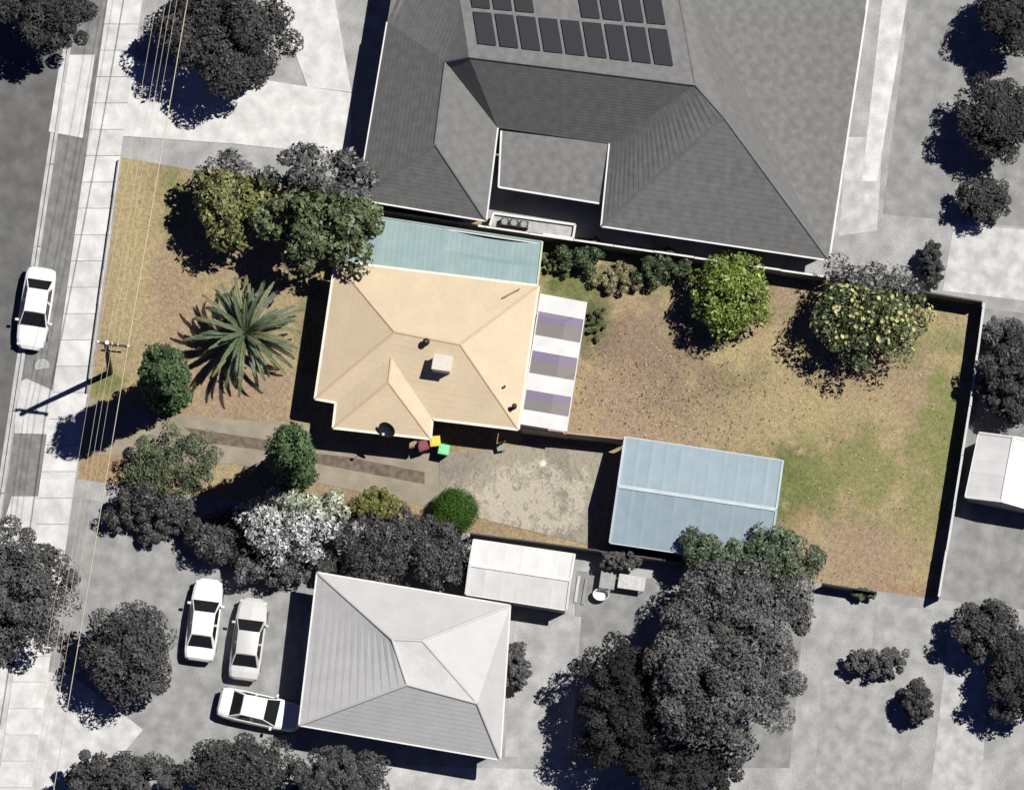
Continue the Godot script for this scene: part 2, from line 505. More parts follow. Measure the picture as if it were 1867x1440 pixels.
# ---------------------------------------------------------------- ground
func strip(y0: float, y1: float, xa: float, xb: float, slope: float, yref: float) -> PackedVector2Array:
	return poly([xa + slope * (y0 - yref), y0, xb + slope * (y0 - yref), y0, xb + slope * (y1 - yref), y1, xa + slope * (y1 - yref), y1])
func build_ground() -> void:
	patches = [
		[1085, 590, 34, 62, DGREEN, 0.9], [1040, 505, 60, 45, GREEN, 0.9], [1020, 470, 40, 40, DGREEN, 0.7],
		[1455, 885, 66, 76, Color(0.088, 0.112, 0.042), 0.95], [1440, 845, 42, 32, DGREEN, 0.65], [1560, 860, 130, 75, Color(0.165, 0.170, 0.068), 0.8],
		[1728, 820, 34, 180, Color(0.155, 0.170, 0.062), 0.85], [1690, 930, 60, 90, Color(0.177, 0.174, 0.077), 0.55],
		[1190, 480, 110, 50, GREEN, 0.55], [1270, 600, 60, 35, GREEN, 0.75], [1340, 690, 60, 40, Color(0.136, 0.137, 0.065), 0.6], [1700, 620, 60, 40, Color(0.163, 0.163, 0.077), 0.6],
		[1190, 650, 110, 70, LITTER, 0.85], [1260, 740, 130, 60, LITTER, 0.7], [1110, 740, 60, 60, PINK, 0.9], [1150, 800, 130, 26, PINK, 0.9],
		[1570, 1020, 110, 60, PINK, 0.8], [1470, 950, 26, 26, Color(0.286, 0.192, 0.120), 0.6], [1400, 760, 120, 50, STRAW, 0.5],
		[400, 600, 150, 150, PINK, 0.65], [470, 720, 130, 40, PINK, 0.75], [300, 500, 90, 60, DIRT, 0.6],
		[235, 420, 42, 200, STRAW, 0.8], [320, 370, 36, 60, Color(0.177, 0.178, 0.077), 0.85], [300, 320, 30, 40, Color(0.163, 0.163, 0.077), 0.6],
		[205, 700, 40, 26, GREEN, 0.85], [560, 600, 20, 110, Color(0.136, 0.141, 0.069), 0.6], [190, 845, 45, 30, Color(0.258, 0.178, 0.103), 0.7],
		[1690, 1075, 60, 14, Color(0.245, 0.155, 0.103), 0.7], [690, 925, 70, 40, LITTER, 0.6], [960, 960, 110, 20, LITTER, 0.5],
	]
	var b := MB.new()
	b.sheet(PackedVector2Array([Vector2(-900, -900), Vector2(900, -900), Vector2(900, 900), Vector2(-900, 900)]), 0.0)
	structure("ground", b, M.yard)
	# the lot's own dry lawn
	b = MB.new()
	var lot := PackedVector2Array()
	for q in lot_px: lot.push_back(P2(q.x, q.y))
	b.sheet(lot, 0.006)
	var r := Rect2(lot[3].x - 0.2, lot[0].y - 0.2, lot[1].x - lot[3].x + 0.4, lot[2].y - lot[0].y + 0.4)
	plan_uv(b, r)
	structure("lawn", b, tex_mat(lawn_texture(r, 1400, 728)))
	# street
	b = MB.new()
	b.sheet(strip(-2500, 4000, -330, 77, -0.15, 344), 0.004)
	structure("road", b, M.asphalt)
	b = MB.new()
	for y0 in range(-1200, 2700, 150):
		b.prism(strip(y0 + 0.8, y0 + 149.2, 76, 84, -0.15, 344), -0.02, 0.014)
		b.prism(strip(y0 + 0.8, y0 + 149.2, 84, 90, -0.15, 344), -0.02, 0.11)
	structure("kerb", b, M.kerb)
	b = MB.new()
	b.sheet(strip(-2500, 4000, 89.5, 150, -0.145, 344), 0.008)
	structure("verge", b, M.verge)
	# paving slabs of the footpath, one by one
	var fp := Node3D.new()
	fp.name = "footpath"
	fp.set_meta("kind", "structure")
	add_child(fp)
	var pm := [M.path, M.path2, M.path3]
	var i := 0
	for y0 in range(-340, 1860, 48):
		b = MB.new()
		var p := strip(y0 + 0.5, y0 + 47.5, 126, 189.5, -0.14, 494)
		b.prism(p, -0.05, 0.045 + rng.randf() * 0.006)
		add("slab", b, pm[(i * 7 + i / 3) % 3], fp)
		i += 1
	# crossovers and driveways
	b = MB.new()
	b.prism(poly([110, 100, 172, 100, 150, 252, 88, 240]), -0.05, 0.05)
	b.prism(poly([243, 110, 640, 170, 640, 285, 425, 262, 224, 248]), -0.05, 0.04)
	b.prism(poly([480, -60, 600, -60, 640, 168, 560, 158]), -0.05, 0.035)
	structure("driveway", b, M.path)
	b = MB.new()
	b.prism(poly([47, 690, 95, 712, 97, 708, 85, 792, 25, 790, 30, 700]), -0.05, 0.05)
	b.prism(poly([20, 905, 70, 905, 60, 1010, -10, 1010]), -0.05, 0.05)
	structure("crossover", b, M.path2)
	# driveway of the lot: concrete with a bare strip
	b = MB.new()
	b.prism(poly([152, 724, 330, 757, 565, 776, 566, 800, 800, 822, 800, 925, 774, 922, 582, 881, 427, 845, 330, 850, 240, 832, 152, 828]), -0.05, 0.03)
	structure("driveway", b, M.concrete)
	b = MB.new()
	b.sheet(poly([335, 779, 517, 807, 568, 826, 633, 833, 774, 861, 774, 883, 582, 846, 472, 820, 366, 806]), 0.037)
	structure("driveway_strip", b, M.median)
	# stained concrete yard
	b = MB.new()
	var yp := poly([801, 822, 845, 824, 1000, 807, 1112, 822, 1090, 900, 1076, 994, 895, 950, 860, 940, 801, 925])
	b.prism(yp, -0.05, 0.032)
	var yr := Rect2(yp[0].x - 0.5, yp[2].y - 0.5, 11.0, 7.5)
	plan_uv(b, yr)
	structure("yard_slab", b, tex_mat(world_image(yr, 640, 440, yard_colour)))
	# paving and soil of the neighbours
	var flats := [
		["paving", [130, 905, 330, 940, 560, 1050, 540, 1330, 300, 1420, 60, 1420, 40, 1200], 162, 0.012],
		["paving", [-60, 1210, 130, 1230, 260, 1330, 120, 1500, -80, 1500], 216, 0.016],
		["path", [1618, -80, 1668, -80, 1600, 330, 1572, 330], 226, 0.012],
		["paving", [1545, 250, 1610, 250, 1600, 420, 1530, 430], 205, 0.010],
		["soil", [1670, -80, 1940, -80, 1940, 420, 1610, 390], 140, 0.008],
		["paving", [1740, 408, 1868, 418, 1868, 548, 1720, 530], 212, 0.014],
		["soil", [1800, 562, 1940, 580, 1940, 1120, 1712, 1092], 138, 0.009],
		["paving", [1600, 1100, 1700, 1112, 1690, 1210, 1590, 1190], 176, 0.010],
		["path", [1730, 1160, 1800, 1190, 1790, 1500, 1690, 1500], 196, 0.012],
		["paving", [1500, 1240, 1660, 1250, 1640, 1500, 1480, 1500], 172, 0.011],
		["paving", [940, 1110, 1060, 1125, 1040, 1380, 920, 1380], 182, 0.011],
		["paving", [700, 1395, 1060, 1405, 1060, 1520, 700, 1520], 200, 0.013],
		["soil", [1050, 1040, 1470, 1085, 1440, 1400, 1040, 1400], 135, 0.007],
	]
	for f in flats:
		b = MB.new()
		b.sheet(poly(f[1]), f[3])
		structure(f[0], b, mat(grey(f[2], 1.35 if f[0] != "soil" else 1.7), "yard", 6.0 + rng.randf() * 4.0))

func yard_colour(x: float, z: float) -> Color:
	var q := pxy(x, z)
	var a := nz.get_noise_2d(x * 1.4, z * 1.4 + 90.0)
	var b := nz.get_noise_2d(x * 5.0 + 31.0, z * 5.0)
	var d := nz2.get_noise_2d(x * 6.0, z * 6.0)
	var c := Color(0.262, 0.236, 0.190).lerp(Color(0.190, 0.170, 0.145), clampf(0.35 + a * 1.6 + b * 0.4, 0, 1))
	var e := Vector2((q.x - 960) / 120.0, (q.y - 915) / 62.0).length()
	var w := clampf((1.15 - e + b * 0.9 + d * 0.25) * 1.8, 0, 1)
	c = c.lerp(Color(0.40, 0.365, 0.295), w * 0.75)                      # worn pale screed
	c = c.lerp(Color(0.15, 0.13, 0.11), clampf((nz2.get_noise_2d(x * 2.6 + 9.0, z * 1.3) - 0.25) * 3.0, 0, 0.55))   # oil and tyre stains
	if Vector2(q.x - 990, q.y - 845).length() < 6.0: c = Color(0.55, 0.52, 0.42)    # old paint spot
	var g := 1.0 + d * 0.22
	return Color(c.r * g, c.g * g, c.b * g).linear_to_srgb()

# ---------------------------------------------------------------- house
func roof_faces(o: Node, called: String, faces: Array, m: Material, step := 0.0) -> void:
	for f in faces:
		var b := MB.new()
		if step > 0.0: b.courses(f, 0.19, step)
		else: b.face(f)
		add(called, b, m, o)
func eaves(o: Node, pts: Array, m: Material, w := 0.13, closed := true) -> void:
	for i in pts.size() - (0 if closed else 1):
		var a: Vector3 = pts[i]
		var c: Vector3 = pts[(i + 1) % pts.size()]
		var b := MB.new()
		b.beam(a - Vector3.UP * 0.035, c - Vector3.UP * 0.035, w, 0.12)
		add("gutter", b, m, o)
func caps(o: Node, lines: Array, m: Material, r := 0.09) -> void:
	for l in lines:
		var b := MB.new()
		b.tube(l[0] + Vector3.DOWN * 0.03, l[1] + Vector3.DOWN * 0.03, r, r, 8)
		add("ridge_cap", b, m, o)
func walls(o: Node, pts: Array, inset: float, top: float, m: Material) -> void:
	var p := PackedVector2Array()
	for q in pts: p.push_back(Vector2(q.x, q.z))
	var r := Geometry2D.offset_polygon(p, -inset)
	if r.size() == 0: return
	var b := MB.new()
	b.prism(r[0], 0.0, top)
	add("wall", b, m, o)
func build_house() -> void:
	var he := 2.65
	var A := P(611, 476, he); var B := P(982, 521, he); var C := P(945, 783, he); var D := P(788, 764, he)
	var E := P(785, 800, he); var F := P(607, 780, he); var G := P(612, 734, he); var H := P(574, 727, he)
	var R1 := P(719, 605, 4.05); var R2 := P(839, 628, 4.05)
	var W1 := P(713, 652, 3.58); var W2 := P(708, 697, 3.58)
	var t := thing("house", "cream hip roofed house with white gutters beside blue green lean-to", "house", Vector3((A.x + C.x) / 2, 0, (A.z + C.z) / 2))
	var faces := [[A, R1, R2, B], [B, R2, C], [A, H, R1], [R1, H, G, W1], [R1, W1, D, C, R2], [W1, D, E, W2], [W1, G, F, W2], [W2, F, E]]
	for f in faces:
		var b := MB.new()
		b.courses(f, 0.125, 0.006)
		add("roof_plane", b, M.roof, t)
	eaves(t, [A, B, C, D, E, F, G, H], M.gutter, 0.15)
	caps(t, [[A, R1], [B, R2], [C, R2], [H, R1], [R1, R2], [W1, W2], [W2, E], [W2, F]], M.cap, 0.075)
	walls(t, [A, B, C, D, E, F, G, H], 0.5, 2.5, M.wall)
	# chimney with a flat cap and two pots
	var cc := P(806, 662, 4.4)
	var ch := thing("chimney_stack", "white rendered chimney standing on cream roof", "chimney", cc - Vector3.UP * 1.2)
	var rot := Basis(Vector3.UP, -0.148)
	var b := MB.new()
	b.box(Transform3D(rot, cc - Vector3.UP * 0.6), Vector3(0.95, 1.5, 0.78))
	add("stack", b, mat(grey(236), "paint", 2.0), ch)
	b = MB.new()
	b.box(Transform3D(rot, cc + Vector3.UP * 0.19), Vector3(1.08, 0.08, 0.9), 0.02)
	add("cap_slab", b, mat(seen(232, 225, 214), "paint", 2.0), ch)
	# small roof vents and pipes
	for v in [[777, 625, 4.0, 0.15, 0.38, "round rusty brown roof vent near the ridge of cream roof"], [938, 742, 2.95, 0.11, 0.4, "small dark flue pipe at the corner of cream roof"], [920, 706, 3.0, 0.05, 0.3, "thin grey vent pipe on the east slope of cream roof"]]:
		var p := P(v[0], v[1], v[2])
		var vt := thing("roof_vent", v[5], "vent", p - Vector3.UP * 0.2)
		b = MB.new()
		b.tube(p - Vector3.UP * 0.25, p + Vector3.UP * v[4], v[3], v[3], 12)
		add("pipe", b, mat(Color(0.10, 0.045, 0.045), "soil", 1.0, 0.7), vt)
		b = MB.new()
		b.tube(p + Vector3.UP * (v[4] + 0.02), p + Vector3.UP * (v[4] + 0.12), v[3] * 1.35, v[3] * 0.5, 12)
		add("cowl", b, mat(Color(0.16, 0.09, 0.10), "soil", 1.0, 0.6), vt)
	var m0 := P(917, 543, 3.1); var m1 := P(948, 527, 2.8)
	var lp := thing("roof_rail", "thin grey pipe lying on the north slope of cream roof", "pipe", m0)
	b = MB.new()
	b.tube(m0 + Vector3.UP * 0.10, m1 + Vector3.UP * 0.13, 0.04, 0.04, 8)
	add("pipe", b, mat(Color(0.2, 0.17, 0.14), "", 1, 0.6), lp)
	for q in [0.15, 0.85]:
		b = MB.new()
		b.box(Transform3D(Basis(), m0.lerp(m1, q) + Vector3.UP * 0.02), Vector3(0.09, 0.12, 0.09))
		add("bracket", b, M.dark_grey, lp)
	# dark dish aerial over the south gutter
	var dp := P(706, 782, 3.1)
	var dt := thing("dish_aerial", "dark round dish aerial with pale feed arm over south gutter of cream roof", "aerial", P(712, 790, 2.75))
	b = MB.new()
	var ax := Vector3(-0.35, 0.55, 0.55).normalized()
	var u := ax.cross(Vector3.UP).normalized()
	var w := u.cross(ax)
	var rings := 5
	for i in rings:
		for k in 20:
			var pt := func(ri, ki):
				var rr: float = 0.5 * ri / rings
				return dp + (u * cos(TAU * ki / 20) + w * sin(TAU * ki / 20)) * rr + ax * (rr * rr * 0.35)
			b.quad_out(pt.call(i, k), pt.call(i, k + 1), pt.call(i + 1, k + 1), pt.call(i + 1, k), ax)
	add("reflector", b, mat(Color(0.028, 0.034, 0.052), "soil", 0.7, 0.8), dt)
	b = MB.new()
	b.tube(P(712, 790, 2.7), dp - ax * 0.03, 0.04, 0.035, 8)
	add("mast", b, M.dark_grey, dt)
	b = MB.new()
	b.tube(dp - w * 0.47 + ax * 0.1, dp + ax * 0.55, 0.018, 0.018, 6)
	b.box(Transform3D(Basis(), dp + ax * 0.56), Vector3(0.14, 0.14, 0.14), 0.02)
	add("feed_arm", b, M.white, dt)
	# blue green lean-to roof, sheet by sheet
	var lt := thing("lean_to", "blue green corrugated lean-to roof along the house", "lean-to", P(820, 470, 0.0))
	var n0 := P(640, 388, 2.05); var n1 := P(989, 441, 2.05); var s0 := P(630, 476, 2.48); var s1 := P(979, 528, 2.48)
	var sm := [mat(seen(144, 170, 172), "sheet", 3.0, 0.45), mat(seen(147, 173, 174), "sheet", 3.6, 0.45), mat(seen(143, 168, 171), "sheet", 4.2, 0.45)]
	var ns := 12
	for i in ns:
		b = MB.new()
		var f0 := float(i) / ns
		var f1 := float(i + 1) / ns
		var rows := 6
		var lift := func(f: float, g: float) -> Vector3:     # g = 0 at the north edge, which is buckled near the east end
			var k := clampf((f - 0.50) / 0.49, 0, 1)
			var gg := lerpf(0.035 + 0.065 * pow(sin(k * PI), 0.8), 1.0, g)
			var p: Vector3 = n0.lerp(n1, f).lerp(s0.lerp(s1, f), gg)
			p.y -= 0.10 * sin(k * PI) * exp(-(gg - 0.45) * (gg - 0.45) * 300.0)
			return p
		for rr in rows * 2:
			var g0 := pow(float(rr) / (rows * 2), 1.6)
			var g1 := pow(float(rr + 1) / (rows * 2), 1.6)
			for k in 6:
				var h0 := f0 + (f1 - f0) * k / 6.0
				var h1 := f0 + (f1 - f0) * (k + 1) / 6.0
				var y0 := Vector3.UP * (0.0025 * (k % 2) + 0.004 * (i % 2))
				var y1 := Vector3.UP * (0.0025 * ((k + 1) % 2) + 0.004 * (i % 2))
				b.quad_out(lift.call(h0, g0) + y0, lift.call(h1, g0) + y1, lift.call(h1, g1) + y1, lift.call(h0, g1) + y0, Vector3.UP)
		add("roof_sheet", b, sm[(i * 5 + i / 4) % 3], lt)
	b = MB.new()
	b.beam(n0, n1, 0.10, 0.06)
	add("edge_trim", b, sm[1], lt)
	b = MB.new()
	b.beam(n1 + Vector3.UP * 0.04, s1 + Vector3.UP * 0.02, 0.1, 0.1)
	add("barge_board", b, mat(seen(214, 226, 196), "paint", 2.0), lt)
	for q in [0.03, 0.35, 0.68, 0.97]:
		b = MB.new()
		var p: Vector3 = n0.lerp(n1, q).lerp(s0.lerp(s1, q), 0.04)
		b.beam(Vector3(p.x, 0, p.z), p - Vector3.UP * 0.05, 0.09, 0.09, Vector3.RIGHT)
		add("post", b, M.white, lt)
	b = MB.new()
	b.beam(n0.lerp(s0, 0.04) - Vector3.UP * 0.06, n1.lerp(s1, 0.04) - Vector3.UP * 0.06, 0.07, 0.1)
	add("rail", b, M.white, lt)
	# patio cover: white sheets with three smoky clear sheets, shade tinted into their upper part
	var pc := thing("patio_cover", "flat white patio cover with three smoky sheets, shade painted into their upper part", "patio cover", P(1010, 660, 0.0))
	var hp := 2.42
	var a0 := P(985, 535, hp); var a1 := P(1071, 551, hp); var z1 := P(1034, 787, hp); var z0 := P(948, 773, hp)
	var smoky := []
	for cc2 in [Color(0.47, 0.43, 0.53, 0.88), Color(0.47, 0.455, 0.45, 0.88)]:  # purple tint imitates the shade band, grey is the sheet below it
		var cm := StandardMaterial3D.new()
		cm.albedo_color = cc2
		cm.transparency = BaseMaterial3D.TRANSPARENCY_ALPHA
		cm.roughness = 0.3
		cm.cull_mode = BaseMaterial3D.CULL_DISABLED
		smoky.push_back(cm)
	var cut := [0.0, 0.135, 0.315, 0.435, 0.605, 0.735, 0.885, 1.0]
	for i in 7:
		b = MB.new()
		var f0: float = cut[i]
		var f1: float = cut[i + 1]
		var dd := 0.0 if i % 2 == 0 else 0.03
		var L0 := a0.lerp(z0, f0); var L1 := a0.lerp(z0, f1); var Q0 := a1.lerp(z1, f0); var Q1 := a1.lerp(z1, f1)
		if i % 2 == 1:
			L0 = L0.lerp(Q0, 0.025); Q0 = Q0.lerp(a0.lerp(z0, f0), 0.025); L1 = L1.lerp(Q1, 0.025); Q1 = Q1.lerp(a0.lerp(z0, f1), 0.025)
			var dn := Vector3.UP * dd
			var Lm := L0.lerp(L1, 0.4); var Qm := Q0.lerp(Q1, 0.4)  # split where the painted shade ends
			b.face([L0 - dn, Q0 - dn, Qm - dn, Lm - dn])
			add("shade_split_sheet", b, smoky[0], pc)
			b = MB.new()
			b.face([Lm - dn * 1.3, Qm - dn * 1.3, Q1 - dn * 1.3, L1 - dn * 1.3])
			add("shade_split_sheet", b, smoky[1], pc)
			for e in [[a0.lerp(z0, f0), L0, L1, a0.lerp(z0, f1)], [Q0, a1.lerp(z1, f0), a1.lerp(z1, f1), Q1]]:
				b = MB.new()
				b.face(e)
				add("edge_strip", b, M.white, pc)
		else:
			b.prism(PackedVector2Array([Vector2(L0.x, L0.z), Vector2(Q0.x, Q0.z), Vector2(Q1.x, Q1.z), Vector2(L1.x, L1.z)]), hp - 0.05, hp)
			add("white_sheet", b, M.white, pc)
	for q in [0.02, 0.5, 0.98]:
		b = MB.new()
		var p := a1.lerp(z1, q) + (a0 - a1).normalized() * 0.1
		b.beam(Vector3(p.x, 0, p.z), p - Vector3.UP * 0.06, 0.1, 0.1, Vector3.RIGHT)
		add("post", b, M.white, pc)
	b = MB.new()
	b.prism(poly([975, 540, 1062, 556, 1030, 800, 942, 788]), -0.05, 0.05)
	structure("patio", b, mat(seen(176, 160, 158, 1.2), "concrete", 4.0))

# ---------------------------------------------------------------- sheds
func gable(called: String, label: String, cat: String, pts: Array, rl: Vector3, rr: Vector3, mats: Array, n: int, cap: Material, wallm: Material, over := 0.15) -> Node3D:
	# pts: eave corners, ridge ends rl and rr lie between pts[0]-pts[3] and pts[1]-pts[2]
	var mid: Vector3 = (pts[0] + pts[2]) * 0.5
	var t := thing(called, label, cat, Vector3(mid.x, 0, mid.z))
	for s in 2:
		var e0: Vector3 = pts[0] if s == 0 else pts[3]
		var e1: Vector3 = pts[1] if s == 0 else pts[2]
		for i in n:
			var b := MB.new()
			var st := 5
			for k in st:
				var f0 := (i + float(k) / st) / n
				var f1 := (i + float(k + 1) / st) / n
				var up0 := Vector3.UP * (0.008 if k == 0 else 0.0)
				var up1 := Vector3.UP * (0.008 if k + 1 == st else 0.0)
				b.quad_out(e0.lerp(e1, f0) + up0, e0.lerp(e1, f1) + up1, rl.lerp(rr, f1) + up1, rl.lerp(rr, f0) + up0, Vector3.UP)
			add("roof_sheet", b, mats[(i * 7 + s * 3 + i / 2) % mats.size()], t)
		var g := MB.new()
		g.beam(e0 - Vector3.UP * 0.05, e1 - Vector3.UP * 0.05, 0.11, 0.1)
		add("gutter", g, cap, t)
	var c := MB.new()
	c.beam(rl + Vector3.UP * 0.02, rr + Vector3.UP * 0.02, 0.2, 0.03)
	add("ridge_cap", c, cap, t)
	for q in [[pts[0], rl], [rl, pts[3]], [pts[1], rr], [rr, pts[2]]]:
		c = MB.new()
		c.beam(q[0], q[1], 0.12, 0.12)
		add("barge_board", c, cap, t)
	var p := PackedVector2Array()
	for q in pts: p.push_back(Vector2(q.x, q.z))
	var r := Geometry2D.offset_polygon(p, -over)
	c = MB.new()
	c.prism(r[0], 0.0, pts[0].y - 0.08)
	for e in [[pts[0], pts[3], rl], [pts[1], pts[2], rr]]:      # gable ends
		var inn: Vector3 = (mid - (e[0] + e[1]) * 0.5).normalized() * over
		inn.y = -0.06
		c.tri_out(e[0] + inn, e[1] + inn, e[2] + inn, -inn)
	add("wall", c, wallm, t)
	return t
func build_garage() -> void:
	var h := 2.2
	var p := [P(1140, 797, h), P(1428, 840, h), P(1402, 1032, h), P(1112, 989, h)]
	var ms := [mat(seen(160, 179, 191), "sheet", 4.0, 0.45), mat(seen(159, 178, 190), "sheet", 4.4, 0.45), mat(seen(161, 180, 191), "sheet", 3.7, 0.45)]
	var g := gable("garage", "pale blue grey metal garage with low gable roof", "garage", p, P(1127, 886, h + 0.85), P(1416, 929, h + 0.85), ms, 11, mat(seen(200, 214, 222), "sheet", 3.0, 0.45), mat(Color(0.36, 0.42, 0.47), "sheet", 3.0))
	var b := MB.new()
	var e: Vector3 = p[0].lerp(p[3], 0.5)
	b.box(Transform3D(Basis(Vector3.UP, -0.15), Vector3(e.x + 0.13, 1.0, e.z)), Vector3(0.06, 1.95, 4.2))
	add("door", b, mat(Color(0.5, 0.52, 0.54), "sheet", 2.0), g)
	var hw := 2.1
	var q := [P(864, 984, hw), P(1048, 1011, hw), P(1033, 1112, hw), P(849, 1083, hw)]
	var ws := [mat(grey(234), "sheet", 4.0, 0.5), mat(grey(230), "sheet", 4.4, 0.5)]
	gable("garden_shed", "white metal shed with low gable roof beside dark hedge", "shed", q, P(856, 1029, hw + 0.5), P(1040, 1057, hw + 0.5), ws, 6, M.fence_cap, M.wall_grey, 0.1)
	var q2 := [P(1786, 789, hw), P(1761, 906, hw), P(1905, 936, hw), P(1930, 812, hw)]
	gable("garden_shed", "pale grey ribbed metal shed behind the rear fence", "shed", q2, P(1850, 797, hw + 0.55), P(1828, 914, hw + 0.55), [mat(grey(222, 1.05), "sheet", 4.0, 0.5), mat(grey(228, 1.05), "sheet", 4.0, 0.5)], 5, M.fence_cap, M.wall_grey, 0.1)

# ---------------------------------------------------------------- neighbouring houses
func build_neighbours() -> void:
	var he := 2.9
	var hr := 6.2
	var SW := P(652, 363, he); var SE := P(886, 402, he); var NW := P(706, 40, he); var VA := P(907, 233, he)
	var R1 := P(793, 262, hr - 0.3); var R1n := P(812, 112, hr - 0.3)
	var MR0 := P(855, 103, hr + 0.9); var MR1 := P(1268, 154, hr + 0.9)
	var VB := P(1112, 262, he); var EW := P(1097, 412, he); var EM := P(1325, 446, he); var ES := P(1512, 474, he)
	var E1 := P(1320, 213, hr + 1.0); var E2 := P(1215, -150, he + 1.6); var EN := P(1604, -140, he)
	var NWf := P(735, -140, he); var N0 := P(815, -150, he + 0.3); var N1 := E2
	N1.y = Plane(MR0, MR1, N0).intersects_ray(N1 + Vector3.UP * 50.0, Vector3.DOWN).y
	E2 = N1
	var t := thing("neighbour_house", "large grey tiled house with several hips and solar panels", "house", P(1080, 200, 0))
	roof_faces(t, "roof_plane", [
		[SW, R1, SE], [SW, R1, R1n, NW], [R1, SE, VA, R1n], [R1n, VA, MR0], [NW, R1n, MR0, N0, NWf],
		[MR0, VA, VB, MR1], [MR1, VB, EW, E1], [EW, EM, ES, E1], [E1, ES, EN, E2], [E1, E2, MR1], [MR0, MR1, N1, N0]], M.roof_n, 0.013)
	eaves(t, [SW, SE, VA], M.fence_cap, 0.14, false)
	eaves(t, [VB, EW, EM, ES, EN], M.fence_cap, 0.14, false)
	eaves(t, [SW, NW], M.fence_cap, 0.12, false)
	caps(t, [[SW, R1], [SE, R1], [R1, R1n], [R1n, MR0], [MR0, MR1], [EW, E1], [ES, E1], [E1, MR1], [MR1, E2]], M.roof_n, 0.08)
	var b := MB.new()
	b.prism(PackedVector2Array([Vector2(SW.x + 0.5, SW.z - 0.4), Vector2(SE.x - 0.5, SE.z - 0.5), Vector2(VA.x - 0.5, VA.z), Vector2(VB.x + 0.5, VB.z), Vector2(EW.x + 0.5, EW.z - 0.5), Vector2(ES.x - 0.6, ES.z - 0.5), Vector2(EN.x - 0.6, EN.z), Vector2(NWf.x + 0.5, NWf.z)]), 0, 2.7)
	add("wall", b, M.wall_grey, t)
	# its low lean-to in the middle
	var L := [P(914, 238, 2.85), P(1113, 262, 2.85), P(1094, 371, 2.5), P(909, 341, 2.5)]
	b = MB.new()
	b.face(L)
	add("lean_to_roof", b, M.roof_n, t)
	eaves(t, [L[1], L[2], L[3], L[0]], M.fence_cap, 0.1, false)
	# solar panels on the north slope
	for row in 2:
		for i in 9:
			if row == 1 and (i == 3 or i == 4): continue
			var f := 0.05 + i * 0.098
			var g := 0.10 + row * 0.26
			var q := []
			for c in [[0, 0], [0.082, 0], [0.082, 0.23], [0, 0.23]]:
				q.push_back(MR0.lerp(MR1, f + c[0]).lerp(N0.lerp(N1, f + c[0]), g + c[1]) + Vector3.UP * 0.12)
			b = MB.new()
			b.face(q)
			add("solar_panel", b, mat(Color(0.035, 0.035, 0.04), "", 1, 0.25), t)
	# pale raised landing between this house and the boundary fence
	var d := thing("deck", "white edged deck between grey house and boundary fence", "deck", P(970, 412, 0))
	var hd := 0.9
	b = MB.new()
	b.prism(poly([900, 389, 1049, 410, 1045, 435, 893, 412], hd), 0.0, hd)
	add("platform", b, mat(grey(196, 1.1), "concrete", 3.0), d)
	for e in [[900, 389, 1049, 410], [1049, 410, 1045, 435], [893, 412, 900, 389], [990, 427, 1045, 435]]:
		b = MB.new()
		b.beam(P(e[0], e[1], hd + 0.1), P(e[2], e[3], hd + 0.1), 0.12, 0.2)
		add("edge_rail", b, M.fence_cap, d)
	var units := [[920, 407, 0.42, 0.42], [937, 409, 0.5, 0.4], [955, 412, 0.5, 0.4]]
	for i in 3:
		var v: Array = units[i]
		var un := thing("cooling_unit", "dark cooling unit on the deck, " + ["at the end by the house corner", "between its two neighbours", "beside the empty half of the deck"][i], "cooling unit", P(v[0], v[1], hd), "dark units on the deck")
		b = MB.new()
		b.box(Transform3D(Basis(Vector3.UP, -0.15), P(v[0], v[1], hd) + Vector3.UP * 0.27), Vector3(v[2], 0.52, v[3]), 0.02)
		add("casing", b, mat(Color(0.07, 0.07, 0.07), "sheet", 1.0), un)
		b = MB.new()
		b.tube(P(v[0], v[1], hd) + Vector3.UP * 0.535, P(v[0], v[1], hd) + Vector3.UP * 0.56, 0.17, 0.17, 16)
		add("fan_grille", b, mat(Color(0.25, 0.25, 0.25), "", 1), un)
	# south neighbour
	he = 2.8
	var a := P(578, 1044, he); var c2 := P(892, 1096, he); var c3 := P(935, 1190, he); var e3 := P(912, 1385, he); var g3 := P(545, 1322, he)
	var c1 := P(886, 1185, he)
	var S1 := P(715, 1166, 5.2); var S2 := P(742, 1248, 5.2)
	var X1 := P(770, 1168, 5.2); var X2 := P(870, 1282, 4.9)
	var c4 := P(930, 1104, he)
	var s := thing("neighbour_house", "pale grey hip roofed house behind dark hedge and white shed", "house", P(740, 1210, 0))
	roof_faces(s, "roof_plane", [[a, S1, X1, c4], [a, g3, S2, S1], [g3, e3, X2, S2], [e3, c4, X2], [c4, X1, X2], [S1, X1, X2, S2]], M.roof_s, 0.011)
	eaves(s, [a, c4, e3, g3], M.fence_cap, 0.12)
	caps(s, [[a, S1], [g3, S2], [e3, X2], [c4, X1], [S1, S2], [S1, X1], [X1, X2], [S2, X2]], M.roof_s, 0.09)
	walls(s, [a, c4, e3, g3], 0.5, 2.6, M.wall_grey)

